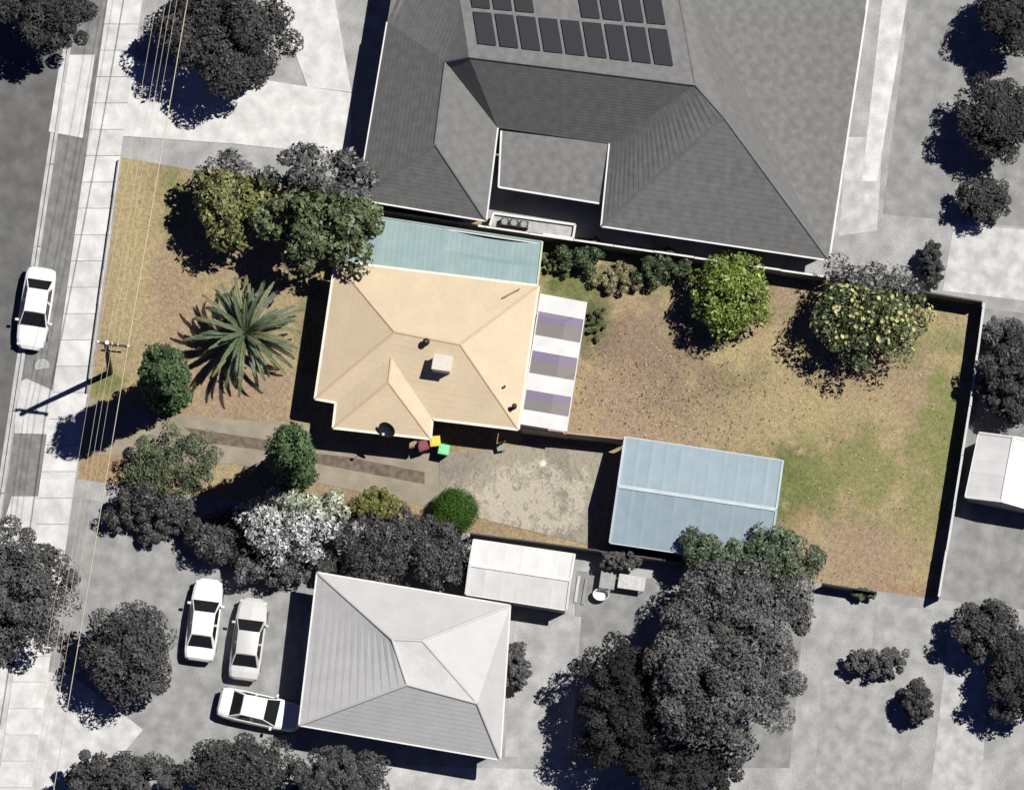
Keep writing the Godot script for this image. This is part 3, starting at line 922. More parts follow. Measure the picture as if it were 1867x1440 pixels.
# ---------------------------------------------------------------- fences
func fence(called: String, label: String, pts: Array, h: float, pm: Material, cm: Material, capw := 0.08) -> void:
	var o := thing(called, label, "fence", pts[0])
	for i in pts.size() - 1:
		var a := Vector3(pts[i].x, 0, pts[i].z)
		var c := Vector3(pts[i + 1].x, 0, pts[i + 1].z)
		var n := maxi(1, roundi((c - a).length() / 2.4))
		for k in n:
			var p := a.lerp(c, float(k) / n)
			var q := a.lerp(c, float(k + 1) / n)
			var wob := Vector3(rng.randf_range(-0.02, 0.02), 0, rng.randf_range(-0.02, 0.02))
			var b := MB.new()
			b.beam(p + wob + Vector3.UP * (h * 0.5), q + wob + Vector3.UP * (h * 0.5), 0.03, h - 0.06)
			add("panel", b, pm, o)
			b = MB.new()
			b.beam(p + wob + Vector3.UP * (h - 0.01), q + wob + Vector3.UP * (h - 0.01), capw, 0.05)
			add("cap_rail", b, cm, o)
			b = MB.new()
			b.box(Transform3D(Basis(), p + Vector3.UP * (h * 0.5)), Vector3(0.07, h + 0.04, 0.07), 0.01)
			add("post", b, pm, o)
func build_fences() -> void:
	var h := 1.75
	fence("boundary_fence", "grey panel fence with pale cap rail along the north side", [P(640, 377, h), P(1046, 437, h), P(1340, 480, h), P(1508, 504, h)], h, M.fence, M.fence_cap, 0.10)
	fence("boundary_fence", "dark panel fence behind the flowering tree in the rear corner", [P(1515, 505, h), P(1690, 532, h), P(1792, 549, h)], h, M.dark_grey, M.dark_grey)
	fence("boundary_fence", "panel fence with wide white cap along the rear lawn", [P(1795, 551, 1.5), P(1770, 740, 1.5), P(1741, 920, 1.5), P(1713, 1088, 1.5)], 1.5, M.fence, mat(grey(214), "sheet", 3.0, 0.5), 0.13)
	fence("boundary_fence", "dark panel fence between white shed and concrete yard", [P(858, 972, 1.3), P(1092, 1004, 1.3), P(1240, 1026, 1.3)], 1.3, M.dark_grey, mat(grey(84), "sheet", 2.0))
	fence("boundary_fence", "dark low panel fence behind the bushes beside the rear lawn", [P(1500, 1064, 1.2), P(1600, 1080, 1.2)], 1.2, M.dark_grey, mat(grey(70), "sheet", 2.0))
	fence("side_fence", "tall panel fence linking house and garage, patio stretch added for its shade", [P(952, 780, 1.9), P(1034, 790, 1.9), P(1138, 801, 1.9)], 1.9, mat(Color(0.30, 0.24, 0.2), "sheet", 2.0), mat(seen(205, 180, 160), "sheet", 2.0), 0.06)  # first stretch, along the patio, is added to darken the ground there
	fence("front_fence", "low grey rail fence along the footpath", [P(215, 292, 0.25), P(197, 420, 0.25), P(169, 622, 0.25), P(157, 715, 0.25)], 0.25, mat(grey(112), "sheet", 2.0), mat(grey(150), "sheet", 2.0), 0.06)

# ---------------------------------------------------------------- street
func car(label: String, px: float, py: float, turn: float, body: Material, group := "") -> void:
	# a saloon: front towards local +x
	var t := thing("parked_car", label, "car", P(px, py, 0), group)
	t.rotation.y = turn
	var secs := [[-2.32, 0.62, 0.55, 0.80], [-2.22, 0.78, 0.42, 0.92], [-1.9, 0.86, 0.30, 0.97], [-1.2, 0.89, 0.22, 0.99], [0.3, 0.89, 0.22, 0.96], [1.2, 0.87, 0.24, 0.90], [1.75, 0.82, 0.28, 0.84], [2.1, 0.72, 0.36, 0.76], [2.28, 0.50, 0.48, 0.66]]
	var b := MB.new()
	var ring := func(s: Array) -> Array:
		var x: float = s[0]; var w: float = s[1]; var y0: float = s[2]; var y1: float = s[3]
		return [Vector3(x, y0, -w * 0.9), Vector3(x, lerpf(y0, y1, 0.45), -w), Vector3(x, y1 - 0.07, -w * 0.95), Vector3(x, y1, -w * 0.80), Vector3(x, y1 + 0.025, 0), Vector3(x, y1, w * 0.80), Vector3(x, y1 - 0.07, w * 0.95), Vector3(x, lerpf(y0, y1, 0.45), w), Vector3(x, y0, w * 0.9)]
	for i in secs.size() - 1:
		var r0: Array = ring.call(secs[i])
		var r1: Array = ring.call(secs[i + 1])
		for k in 8:
			var mid: Vector3 = (r0[k] + r1[k + 1]) * 0.5
			b.quad_out(r0[k], r0[k + 1], r1[k + 1], r1[k], Vector3(0, mid.y - 0.6, mid.z))
	for e in [0, secs.size() - 1]:
		var r0: Array = ring.call(secs[e])
		for k in range(1, 8):
			b.tri_out(r0[0], r0[k], r0[k + 1], Vector3(-1 if e == 0 else 1, 0, 0))
	for i in b.v.size(): b.v[i] += t.position
	add("body", b, body, t)
	# cabin: roof panel, pillars and glass
	var lo := [Vector3(-1.62, 0.98, 0.76), Vector3(1.02, 0.95, 0.77)]
	var hi := [Vector3(-0.98, 1.40, 0.58), Vector3(0.30, 1.42, 0.60)]
	var quads := {"roof": [], "rear_window": [], "windscreen": [], "side_window": []}
	var fl := func(v: Vector3) -> Vector3: return Vector3(v.x, v.y, -v.z)
	b = MB.new()
	var nx := 6
	var nzz := 6
	for i in nx:
		for j in nzz:
			var f := func(u: float, w: float) -> Vector3:
				var x := lerpf(hi[0].x, hi[1].x, u)
				var z := lerpf(-1, 1, w)
				return Vector3(x, lerpf(hi[0].y, hi[1].y, u) + 0.05 * (1 - z * z) + 0.03 * sin(u * PI), z * lerpf(hi[0].z, hi[1].z, u)) + t.position
			b.quad_out(f.call(float(i) / nx, float(j) / nzz), f.call(float(i + 1) / nx, float(j) / nzz), f.call(float(i + 1) / nx, float(j + 1) / nzz), f.call(float(i) / nx, float(j + 1) / nzz), Vector3.UP)
	add("roof", b, body, t)
	b = MB.new()
	var o := t.position
	b.quad_out(hi[0] + o, fl.call(hi[0]) + o, fl.call(lo[0]) + o, lo[0] + o, Vector3(-1, 1, 0))
	b.quad_out(hi[1] + o, fl.call(hi[1]) + o, fl.call(lo[1]) + o, lo[1] + o, Vector3(1, 1, 0))
	for s in [1, -1]:
		var a: Vector3 = lo[0] * Vector3(1, 1, s); var c: Vector3 = lo[1] * Vector3(1, 1, s); var d: Vector3 = hi[1] * Vector3(1, 1, s); var e: Vector3 = hi[0] * Vector3(1, 1, s)
		b.quad_out(a + o, c + o, d + o, e + o, Vector3(0, 0.4, s))
	add("pillars", b, body, t)
	var pane := func(called: String, q: Array, n: Vector3, inset: float):
		var m: Vector3 = (q[0] + q[1] + q[2] + q[3]) * 0.25
		var g := MB.new()
		var r := []
		for v in q: r.push_back(v.lerp(m, inset) + n.normalized() * 0.012 + o)
		g.quad_out(r[0], r[1], r[2], r[3], n)
		add(called, g, M.glass, t)
	pane.call("rear_window", [hi[0], fl.call(hi[0]), fl.call(lo[0]), lo[0]], Vector3(-1, 1.5, 0), 0.09)
	pane.call("windscreen", [hi[1], fl.call(hi[1]), fl.call(lo[1]), lo[1]], Vector3(1, 1.5, 0), 0.06)
	for s in [1, -1]:
		var k := Vector3(1, 1, s)
		var l0: Vector3 = lo[0] * k; var l1: Vector3 = lo[1] * k; var h0: Vector3 = hi[0] * k; var h1: Vector3 = hi[1] * k
		pane.call("side_window", [l0.lerp(l1, 0.14), l0.lerp(l1, 0.48), h0.lerp(h1, 0.46), h0.lerp(h1, 0.06)], Vector3(0, 0.4, s), 0.06)
		pane.call("side_window", [l0.lerp(l1, 0.52), l0.lerp(l1, 0.93), h0.lerp(h1, 0.97), h0.lerp(h1, 0.5)], Vector3(0, 0.4, s), 0.06)
		var mi := MB.new()
		mi.box(Transform3D(Basis(), Vector3(0.78, 0.98, s * 0.93) + o), Vector3(0.14, 0.13, 0.2), 0.03)
		add("mirror", mi, body, t)
		var li := MB.new()
		li.box(Transform3D(Basis(Vector3.UP, s * 0.5), Vector3(2.02, 0.68, s * 0.60) + o), Vector3(0.16, 0.13, 0.3), 0.03)
		add("headlight", li, mat(Color(0.6, 0.62, 0.62), "", 1, 0.1), t)
		var ta := MB.new()
		ta.box(Transform3D(Basis(), Vector3(-2.28, 0.74, s * 0.58) + o), Vector3(0.06, 0.13, 0.28), 0.02)
		add("tail_light", ta, mat(Color(0.09, 0.09, 0.09), "", 1, 0.15), t)
		for x in [-1.38, 1.36]:
			var w := MB.new()
			w.tube(Vector3(x, 0.31, s * 0.68) + o, Vector3(x, 0.31, s * 0.885) + o, 0.31, 0.31, 18)
			var tyre := add("wheel", w, M.tyre, t)
			w = MB.new()
			w.tube(Vector3(x, 0.31, s * 0.86) + o, Vector3(x, 0.31, s * 0.895) + o, 0.2, 0.18, 14)
			add("rim", w, M.rim, tyre)
func build_street_things() -> void:
	var dirv := atan2(1.0, -0.15)
	car("white saloon car parked at the kerb on the road", 65, 567, -PI / 2 - 0.15, M.car_white)
	car("white car on paving beside the round dark tree", 372, 1133, PI / 2 - 0.13, M.car_white)
	car("silver car parked next to the pale house wall", 453, 1168, PI / 2 - 0.13, M.car_silver)
	car("white car parked crosswise behind the two others", 474, 1298, -0.22, M.car_white)
	# round cover in the verge
	var mc := thing("manhole_cover", "round concrete manhole cover set in the verge", "manhole cover", P(76, 667, 0))
	var b := MB.new()
	b.tube(P(76, 667, -0.03), P(76, 667, 0.035), 0.42, 0.40, 28)
	add("cover", b, mat(grey(196, 1.1), "concrete", 2.0), mc)
	b = MB.new()
	b.tube(P(76, 667, 0.0), P(76, 667, 0.022), 0.47, 0.47, 28)
	add("surround", b, mat(grey(150), "concrete", 2.0), mc)
	# power pole
	var base := P(200, 679, 0)
	var top := base + Vector3.UP * 9.5
	var pole := thing("power_pole", "tall wooden power pole with crossarm and pale insulators beside the footpath", "power pole", base)
	b = MB.new()
	b.tube(base, top, 0.17, 0.115, 12)
	add("post", b, M.wood, pole)
	var a0 := P(178, 624, 9.05); var a1 := P(233, 632, 9.05)
	b = MB.new()
	b.beam(a0, a1, 0.12, 0.13)
	add("crossarm", b, M.wood, pole)
	b = MB.new()
	b.beam(a0.lerp(a1, 0.08) + Vector3(0, -0.7, 0.3), a1.lerp(a0, 0.25) + Vector3(0, -0.7, 0.25), 0.09, 0.1)
	add("crossarm", b, mat(grey(90), "soil", 1.0), pole)
	for q in [0.2, 0.75]:
		b = MB.new()
		b.beam(a0.lerp(a1, q), base + Vector3.UP * 8.3, 0.03, 0.05)
		add("brace", b, M.dark_grey, pole)
	b = MB.new()
	b.tube(top + Vector3(0.06, -0.15, 0), top + Vector3(0.06, 0.2, 0), 0.13, 0.11, 12)
	add("pole_cap", b, mat(grey(250), "", 1, 0.4), pole)
	var pins := [0.0, 0.30, 0.47, 0.66, 1.0]
	for q in pins:
		var p := a0.lerp(a1, q)
		b = MB.new()
		b.tube(p + Vector3.UP * 0.06, p + Vector3.UP * 0.17, 0.05, 0.05, 10)
		b.tube(p + Vector3.UP * 0.17, p + Vector3.UP * 0.27, 0.11 if q == 0.0 or q == 1.0 else 0.06, 0.07 if q == 0.0 or q == 1.0 else 0.04, 10)
		add("insulator", b, mat(grey(250), "", 1, 0.3), pole)
	# overhead wires between this pole and the next ones
	var wm := mat(seen(210, 196, 168), "", 1, 0.5)
	for i in 5:
		var w := MB.new()
		var p: Vector3 = a0.lerp(a1, pins[i]) + Vector3.UP * 0.28
		var rr: float = [0.010, 0.011, 0.011, 0.010, 0.024][i]
		for side in [-1.0, 1.0]:
			var far := p + Vector3(-0.163 * side, 0, side) * 42.0
			var last := p
			for k in 24:
				var f := (k + 1) / 24.0
				var q := p.lerp(far, f) - Vector3.UP * (0.9 * 4.0 * f * (1.0 - f))
				w.tube(last, q, rr, rr, 5, false)
				last = q
		var o := add("overhead_wire", w, wm)
		tag(o, "thick pale overhead cable above the front lawn" if i == 4 else "thin pale overhead wire fixed to the crossarm " + ["end over the footpath", "second from the footpath end", "just beside the top of the pole", "next to the thick cable"][i % 4], "wire", "overhead wires")

# ---------------------------------------------------------------- yard
func wheelie(label: String, px: float, py: float, turn: float, lid: Color, body: Color) -> void:
	var top := P(px, py, 1.04)
	var p := Vector3(top.x, 0, top.z)
	var t := thing("wheelie_bin", label, "bin", p)
	var R := Basis(Vector3.UP, turn)
	var b := MB.new()
	for s in 4:
		var n := R * Vector3([1, 0, -1, 0][s], 0, [0, 1, 0, -1][s])
		var u := R * Vector3([0, 1, 0, -1][s], 0, [-1, 0, 1, 0][s])
		b.quad_out(p + n * 0.21 - u * 0.21 + Vector3.UP * 0.03, p + n * 0.21 + u * 0.21 + Vector3.UP * 0.03, p + n * 0.27 + u * 0.27 + Vector3.UP * 0.97, p + n * 0.27 - u * 0.27 + Vector3.UP * 0.97, n)
	add("body", b, mat(body, "", 1, 0.6), t)
	b = MB.new()
	b.box(Transform3D(R, p + Vector3.UP * 1.0), Vector3(0.60, 0.09, 0.58), 0.035)
	b.box(Transform3D(R, p + Vector3.UP * 1.055), Vector3(0.40, 0.04, 0.38), 0.015)
	var l := add("lid", b, mat(lid, "", 1, 0.5), t)
	b = MB.new()
	b.tube(p + R * Vector3(-0.22, 0.97, -0.33), p + R * Vector3(0.22, 0.97, -0.33), 0.02, 0.02, 8)
	add("handle", b, mat(body, "", 1, 0.6), l)
	for s in [-1, 1]:
		b = MB.new()
		b.tube(p + R * Vector3(s * 0.22, 0.12, -0.24), p + R * Vector3(s * 0.28, 0.12, -0.24), 0.12, 0.12, 14)
		add("wheel", b, M.tyre, t)
func build_yard_things() -> void:
	wheelie("yellow lidded wheelie bin at the corner of the house", 793, 804, 0.1, Color(0.62, 0.46, 0.05), Color(0.035, 0.05, 0.04))
	wheelie("light green lidded wheelie bin on the concrete yard", 809, 819, -0.2, Color(0.17, 0.58, 0.26), Color(0.03, 0.045, 0.04))
	wheelie("dark red lidded wheelie bin beside the yellow lidded one", 771, 812, 0.3, Color(0.16, 0.02, 0.045), Color(0.04, 0.025, 0.03))
	# pale chair in the shade line of the house
	var p := P(913, 817, 0.0)
	var t := thing("garden_chair", "pale green plastic garden chair by the house wall", "chair", p)
	var cm := mat(Color(0.17, 0.21, 0.16), "", 1, 0.5)
	var b := MB.new()
	b.box(Transform3D(Basis(Vector3.UP, 0.2), p + Vector3(0, 0.42, 0)), Vector3(0.46, 0.04, 0.44), 0.01)
	add("seat", b, cm, t)
	b = MB.new()
	b.box(Transform3D(Basis(Vector3.UP, 0.2) * Basis(Vector3.RIGHT, 0.2), p + Vector3(0.05, 0.68, -0.24)), Vector3(0.46, 0.46, 0.03), 0.01)
	add("backrest", b, cm, t)
	for s in [[-1, -1], [1, -1], [-1, 1], [1, 1]]:
		b = MB.new()
		b.tube(p + Vector3(s[0] * 0.19, 0.0, s[1] * 0.18), p + Vector3(s[0] * 0.17, 0.41, s[1] * 0.16), 0.022, 0.025, 8)
		add("leg", b, cm, t)
	# clutter behind the white shed: tub, table, boards
	p = P(1096, 1086, 0.0)
	t = thing("tub", "white oval plastic tub on the ground near the white table", "tub", p)
	b = MB.new()
	for k in 24:
		var d0 := Vector3(cos(TAU * k / 24) * 0.46, 0, sin(TAU * k / 24) * 0.36)
		var d1 := Vector3(cos(TAU * (k + 1) / 24) * 0.46, 0, sin(TAU * (k + 1) / 24) * 0.36)
		b.quad_out(p + d0 * 0.85 + Vector3.UP * 0.01, p + d1 * 0.85 + Vector3.UP * 0.01, p + d1 + Vector3.UP * 0.55, p + d0 + Vector3.UP * 0.55, d0)
		b.quad_out(p + d0 + Vector3.UP * 0.55, p + d1 + Vector3.UP * 0.55, p + d1 * 0.9 + Vector3.UP * 0.53, p + d0 * 0.9 + Vector3.UP * 0.53, Vector3.UP)
		b.quad_out(p + d0 * 0.9 + Vector3.UP * 0.53, p + d1 * 0.9 + Vector3.UP * 0.53, p + d1 * 0.8 + Vector3.UP * 0.2, p + d0 * 0.8 + Vector3.UP * 0.2, -d0)
		b.tri_up(p + Vector3.UP * 0.2, p + d0 * 0.8 + Vector3.UP * 0.2, p + d1 * 0.8 + Vector3.UP * 0.2)
	add("shell", b, mat(grey(226), "", 1, 0.5), t)
	for tb in [[1152, 1062, 1.5, 0.8, "long white table under the edge of the dark tree", 222], [1108, 1058, 0.85, 0.95, "square pale grey table beside the white shed", 176]]:
		p = P(tb[0], tb[1], 0.72)
		p.y = 0
		t = thing("garden_table", tb[4], "table", p)
		var R := Basis(Vector3.UP, -0.15)
		b = MB.new()
		b.box(Transform3D(R, p + Vector3.UP * 0.72), Vector3(tb[2], 0.04, tb[3]), 0.01)
		add("top", b, mat(grey(tb[5]), "concrete", 2.0, 0.6), t)
		for s in [[-1, -1], [1, -1], [-1, 1], [1, 1]]:
			b = MB.new()
			b.tube(p + R * Vector3(s[0] * tb[2] * 0.44, 0, s[1] * tb[3] * 0.42), p + R * Vector3(s[0] * tb[2] * 0.44, 0.7, s[1] * tb[3] * 0.42), 0.025, 0.025, 8)
			add("leg", b, M.fence_cap, t)
	p = P(1061, 1070, 0.0)
	for i in 2:
		var bd := MB.new()
		bd.beam(P(1056 + i * 14, 1050 + i * 6, 0.06), P(1049 + i * 13, 1098 + i * 4, 0.06), 0.16, 0.07)
		var o := add("timber_board", bd, mat(grey(206 - i * 50), "paint", 2.0))
		tag(o, "pale timber board lying along the white shed" if i == 0 else "grey weathered board lying near the tables", "board")

# ---------------------------------------------------------------- plants
func palm(px: float, py: float) -> void:
	var c := P(px, py, 1.9)
	var base := Vector3(c.x, 0, c.z)
	var t := thing("palm_tree", "low date palm with arching grey green fronds on the front lawn", "palm tree", base)
	var b := MB.new()
	for i in 9:
		b.tube(base + Vector3.UP * (i * 0.21 - 0.02), base + Vector3.UP * (i * 0.21 + 0.24), 0.36 - i * 0.006, 0.30 - i * 0.006, 14)
	add("trunk", b, mat(Color(0.10, 0.075, 0.05), "soil", 0.8), t)
	var pal := [Color(0.085, 0.115, 0.06), Color(0.11, 0.135, 0.07), Color(0.065, 0.095, 0.055), Color(0.155, 0.165, 0.085), Color(0.10, 0.125, 0.085)]
	var n := 74
	for i in n:
		var age := float(i) / n           # 0 = youngest, upright
		var az := i * 2.39996 + rng.randf_range(-0.22, 0.22)
		var el := lerpf(1.30, 0.02, pow(age, 0.8)) + rng.randf_range(-0.08, 0.08)
		var ln := lerpf(2.3, 3.6, minf(1.0, age * 1.6)) * rng.randf_range(0.82, 1.06)
		var drop := lerpf(0.55, 1.15, age) * rng.randf_range(0.7, 1.4)
		var out := Vector3(cos(az), 0, sin(az))
		var side := Vector3(-sin(az), 0, cos(az))
		var f := MB.new()
		f.use_col = true
		var pc: Color = pal[rng.randi() % pal.size()]
		if age > 0.9 and rng.randf() < 0.5: pc = Color(0.26, 0.21, 0.09)
		var st := 26
		var p := base + Vector3.UP * (1.75 + 0.25 * (1.0 - age)) + out * 0.12
		var dirs := []
		for k in st + 1:
			var u := float(k) / st
			var a := el - drop * u * u * 1.2 - drop * 0.25 * u
			dirs.push_back([p, (out * cos(a) + Vector3.UP * sin(a)).normalized()])
			p += (out * cos(a) + Vector3.UP * sin(a)).normalized() * (ln / st)
			if p.y < 0.12: p.y = 0.12
		for k in st:
			f.col = Color(pc.r * 1.5, pc.g * 1.4, pc.b * 1.25)
			f.tube(dirs[k][0], dirs[k + 1][0], 0.035 * (1.0 - 0.8 * k / st), 0.035 * (1.0 - 0.8 * (k + 1) / st), 4, false)
			if k < 3: continue
			var u := float(k) / st
			var w := 0.31 * pow(sin(PI * clampf(0.16 + u * 0.80, 0, 1)), 0.7)
			var d: Vector3 = dirs[k][1]
			var up := side.cross(d).normalized()
			if up.y < 0: up = -up
			for s in [-1.0, 1.0]:
				var q: Vector3 = (side * s * 0.62 + d * 0.8 + up * 0.30).normalized()
				var tip: Vector3 = dirs[k][0] + q * w * rng.randf_range(0.85, 1.1) + Vector3.DOWN * 0.06
				var wd := d * 0.050
				var g := rng.randf_range(0.75, 1.25)
				f.col = Color(pc.r * g, pc.g * g, pc.b * g)
				var mid: Vector3 = dirs[k][0].lerp(tip, 0.45) + up * 0.03
				f.tri_out(dirs[k][0] - wd * 0.6, dirs[k][0] + wd * 0.6, mid + wd * 1.5, up)
				f.tri_out(dirs[k][0] - wd * 0.6, mid + wd * 1.5, mid - wd * 1.5, up)
				f.tri_out(mid - wd * 1.5, mid + wd * 1.5, tip, up)
		add("frond", f, M.leaf, t)
func build_plants() -> void:
	palm(447, 607)
	var olive := [Color(0.115, 0.130, 0.040), Color(0.165, 0.170, 0.058), Color(0.085, 0.10, 0.035), Color(0.21, 0.20, 0.075)]
	var deep := [Color(0.060, 0.085, 0.032), Color(0.085, 0.11, 0.045), Color(0.13, 0.15, 0.075), Color(0.05, 0.07, 0.03)]
	var shade := [Color(0.045, 0.070, 0.030), Color(0.06, 0.085, 0.035), Color(0.035, 0.055, 0.026)]
	var bluegreen := [Color(0.060, 0.095, 0.055), Color(0.085, 0.12, 0.065), Color(0.05, 0.075, 0.05), Color(0.11, 0.14, 0.08)]
	var bright := [Color(0.10, 0.155, 0.022), Color(0.15, 0.20, 0.03), Color(0.075, 0.12, 0.02), Color(0.20, 0.24, 0.05)]
	var cyp := [Color(0.055, 0.095, 0.045), Color(0.075, 0.12, 0.055), Color(0.045, 0.075, 0.04), Color(0.10, 0.14, 0.06)]
	var g1 := [Color(0.055, 0.055, 0.055), Color(0.08, 0.08, 0.08), Color(0.04, 0.04, 0.04)]
	var g2 := [Color(0.10, 0.10, 0.10), Color(0.14, 0.14, 0.14), Color(0.07, 0.07, 0.07)]
	# front corner
	tree("bushy_tree", "yellowish green bushy tree in the front corner of the lawn", "tree", 424, 366, 2.7, Vector3(2.15, 1.8, 2.55), {"cols": olive, "lobes": 60, "lobe_r": 0.24, "leaf": 0.30, "n": 7000, "north": 0.2, "trunk": 0.15})
	tree("broad_tree", "broad dark green tree overhanging the lean-to roof", "tree", 590, 380, 4.0, Vector3(3.65, 2.3, 3.6), {"cols": deep, "lobes": 90, "lobe_r": 0.19, "leaf": 0.32, "n": 11000, "north": 0.1, "trunk": 0.24, "dim": 0.95})
	# columns
	tree("conifer", "tall columnar conifer on the front lawn casting a long shadow", "tree", 300, 688, 5.6, Vector3(1.1, 5.0, 1.1), {"cols": cyp, "lobes": 240, "lobe_r": 0.46, "leaf": 0.23, "n": 30000, "cone": 0.88, "trunk": 0.16, "matte": 1})
	tree("conifer", "tall columnar conifer beside the driveway", "tree", 530, 836, 5.2, Vector3(1.1, 4.7, 1.1), {"cols": cyp, "lobes": 230, "lobe_r": 0.46, "leaf": 0.23, "n": 29000, "cone": 0.8, "trunk": 0.16, "matte": 1})
	# south side of the driveway
	tree("airy_shrub", "airy grey green shrub spreading over the driveway entrance", "shrub", 312, 848, 1.5, Vector3(2.75, 1.3, 2.3), {"cols": [Color(0.095, 0.125, 0.08), Color(0.13, 0.15, 0.095), Color(0.06, 0.095, 0.07), Color(0.16, 0.165, 0.075)], "lobes": 60, "lobe_r": 0.27, "leaf": 0.18, "narrow": 0.35, "n": 8500, "north": -0.2, "matte": 1, "trunk": 0.07})
	tree("dark_shrub", "dark grey shrub beyond the airy grey green one", "shrub", 262, 915, 1.3, Vector3(1.8, 1.2, 1.1), {"cols": g1, "lobes": 30, "leaf": 0.18, "n": 4200, "grey": 1, "trunk": 0.07})
	tree("dark_shrub", "dark grey shrub in the shade of the driveway conifer", "shrub", 385, 985, 1.2, Vector3(1.7, 1.1, 1.2), {"cols": g1, "lobes": 30, "leaf": 0.18, "n": 4200, "grey": 1, "trunk": 0.07})
	tree("dark_shrub", "dark grey shrub between airy shrub and driveway conifer", "shrub", 318, 935, 1.0, Vector3(1.6, 0.9, 0.9), {"cols": g1, "lobes": 30, "leaf": 0.18, "n": 4000, "grey": 1, "trunk": 0.06})
	tree("dark_shrub", "dark grey shrub at the foot of the silvery white bush", "shrub", 440, 1015, 1.0, Vector3(1.5, 0.9, 1.0), {"cols": g1, "lobes": 30, "leaf": 0.18, "n": 4000, "grey": 1, "trunk": 0.06})
	var under := [[228, 942, 0.8, 1.3, 0.9, "dark grey undergrowth shrub at the street end of the shrub row"], [352, 962, 0.8, 1.2, 0.8, "dark grey undergrowth shrub below the shadow of the conifer"], [425, 950, 0.7, 1.2, 0.8, "dark grey undergrowth shrub touching the silvery white bush"], [590, 1030, 0.9, 1.2, 0.8, "dark grey undergrowth shrub at the corner of the pale house"], [622, 968, 0.9, 0.9, 1.1, "dark grey undergrowth shrub between silvery bush and hedge"], [280, 968, 0.7, 1.3, 0.7, "dark grey undergrowth shrub facing the paving"]]
	for u in under:
		tree("undergrowth_shrub", u[5], "shrub", u[0], u[1], u[2], Vector3(u[3], u[2], u[4]), {"cols": g1, "lobes": 26, "leaf": 0.16, "n": 3000, "grey": 1, "trunk": 0.05}, "undergrowth along the south boundary")
	tree("pale_bush", "large bush of silvery white leaves beside the dark hedge", "bush", 533, 955, 2.1, Vector3(3.0, 1.6, 2.1), {"cols": [Color(0.42, 0.46, 0.38), Color(0.55, 0.57, 0.50), Color(0.28, 0.33, 0.23), Color(0.12, 0.16, 0.09)], "lobes": 70, "lobe_r": 0.26, "leaf": 0.25, "n": 7500, "north": -0.1, "dim": 0.95, "trunk": 0.09})
	tree("dark_shrub", "grey leafy shrub below the silvery white bush", "shrub", 500, 1040, 1.2, Vector3(2.2, 1.0, 1.0), {"cols": g2, "lobes": 30, "leaf": 0.2, "n": 4200, "grey": 1, "trunk": 0.07})
	tree("low_shrub", "low olive green shrub between silvery bush and round bush", "shrub", 692, 918, 0.8, Vector3(1.7, 0.7, 0.95), {"cols": olive, "lobes": 30, "leaf": 0.14, "n": 4500, "trunk": 0.05, "matte": 1})
	tree("hedge_bush", "dense dark charcoal hedge bush beside the white shed", "bush", 690, 1005, 1.8, Vector3(2.1, 1.5, 2.0), {"cols": g1, "lobes": 60, "lobe_r": 0.26, "leaf": 0.16, "n": 9500, "grey": 1, "trunk": 0.09})
	tree("hedge_bush", "dense dark charcoal hedge bush next to the round green bush", "bush", 798, 1012, 1.7, Vector3(1.9, 1.4, 1.85), {"cols": g1, "lobes": 60, "lobe_r": 0.26, "leaf": 0.16, "n": 9500, "grey": 1, "trunk": 0.09})
	tree("hedge_bush", "dark charcoal hedge bush behind the low olive shrub", "bush", 742, 962, 1.3, Vector3(1.7, 1.1, 1.0), {"cols": g1, "lobes": 40, "lobe_r": 0.26, "leaf": 0.16, "n": 6000, "grey": 1, "trunk": 0.07})
	tree("round_bush", "clipped round green bush at the edge of the concrete yard", "bush", 830, 931, 1.1, Vector3(1.12, 1.0, 1.12), {"shell": 1, "cols": [Color(0.035, 0.085, 0.012), Color(0.05, 0.11, 0.018), Color(0.028, 0.065, 0.012)], "lobes": 220, "lobe_r": 0.26, "leaf": 0.08, "n": 15000, "trunk": 0.08, "matte": 1})
	# back lawn
	tree("bright_tree", "bright yellow green leafy tree by the north fence", "tree", 1332, 530, 2.3, Vector3(2.05, 1.9, 2.25), {"cols": bright, "lobes": 70, "lobe_r": 0.26, "leaf": 0.23, "n": 8500, "trunk": 0.12})
	tree("flowering_tree", "round dark green tree dotted with pale yellow blossoms in the rear corner", "tree", 1588, 570, 2.6, Vector3(3.0, 2.2, 3.3), {"cols": [Color(0.055, 0.08, 0.03), Color(0.075, 0.10, 0.035), Color(0.06, 0.085, 0.04), Color(0.045, 0.07, 0.03), Color(0.09, 0.11, 0.04)], "bloom": [Color(0.52, 0.48, 0.22), 750, 0.12], "lobes": 90, "lobe_r": 0.24, "leaf": 0.22, "n": 12000, "north": 0.0, "dim": 0.9, "trunk": 0.2})
	tree("dark_shrub", "dark green shrub against the north fence", "shrub", 1064, 472, 0.8, Vector3(1.45, 0.75, 1.05), {"cols": shade, "lobes": 26, "leaf": 0.18, "n": 3000, "trunk": 0.06})
	tree("dry_shrub", "brownish dry shrub between two dark green ones", "shrub", 1128, 508, 0.5, Vector3(1.75, 0.5, 1.05), {"cols": [Color(0.22, 0.185, 0.10), Color(0.28, 0.24, 0.14), Color(0.13, 0.12, 0.06), Color(0.15, 0.15, 0.07)], "lobes": 34, "leaf": 0.15, "n": 4200, "trunk": 0.05})
	tree("dark_shrub", "dark green shrub between dry shrub and bright leafy tree", "shrub", 1208, 490, 0.9, Vector3(1.8, 0.8, 1.1), {"cols": shade, "lobes": 26, "leaf": 0.18, "n": 3200, "trunk": 0.06})
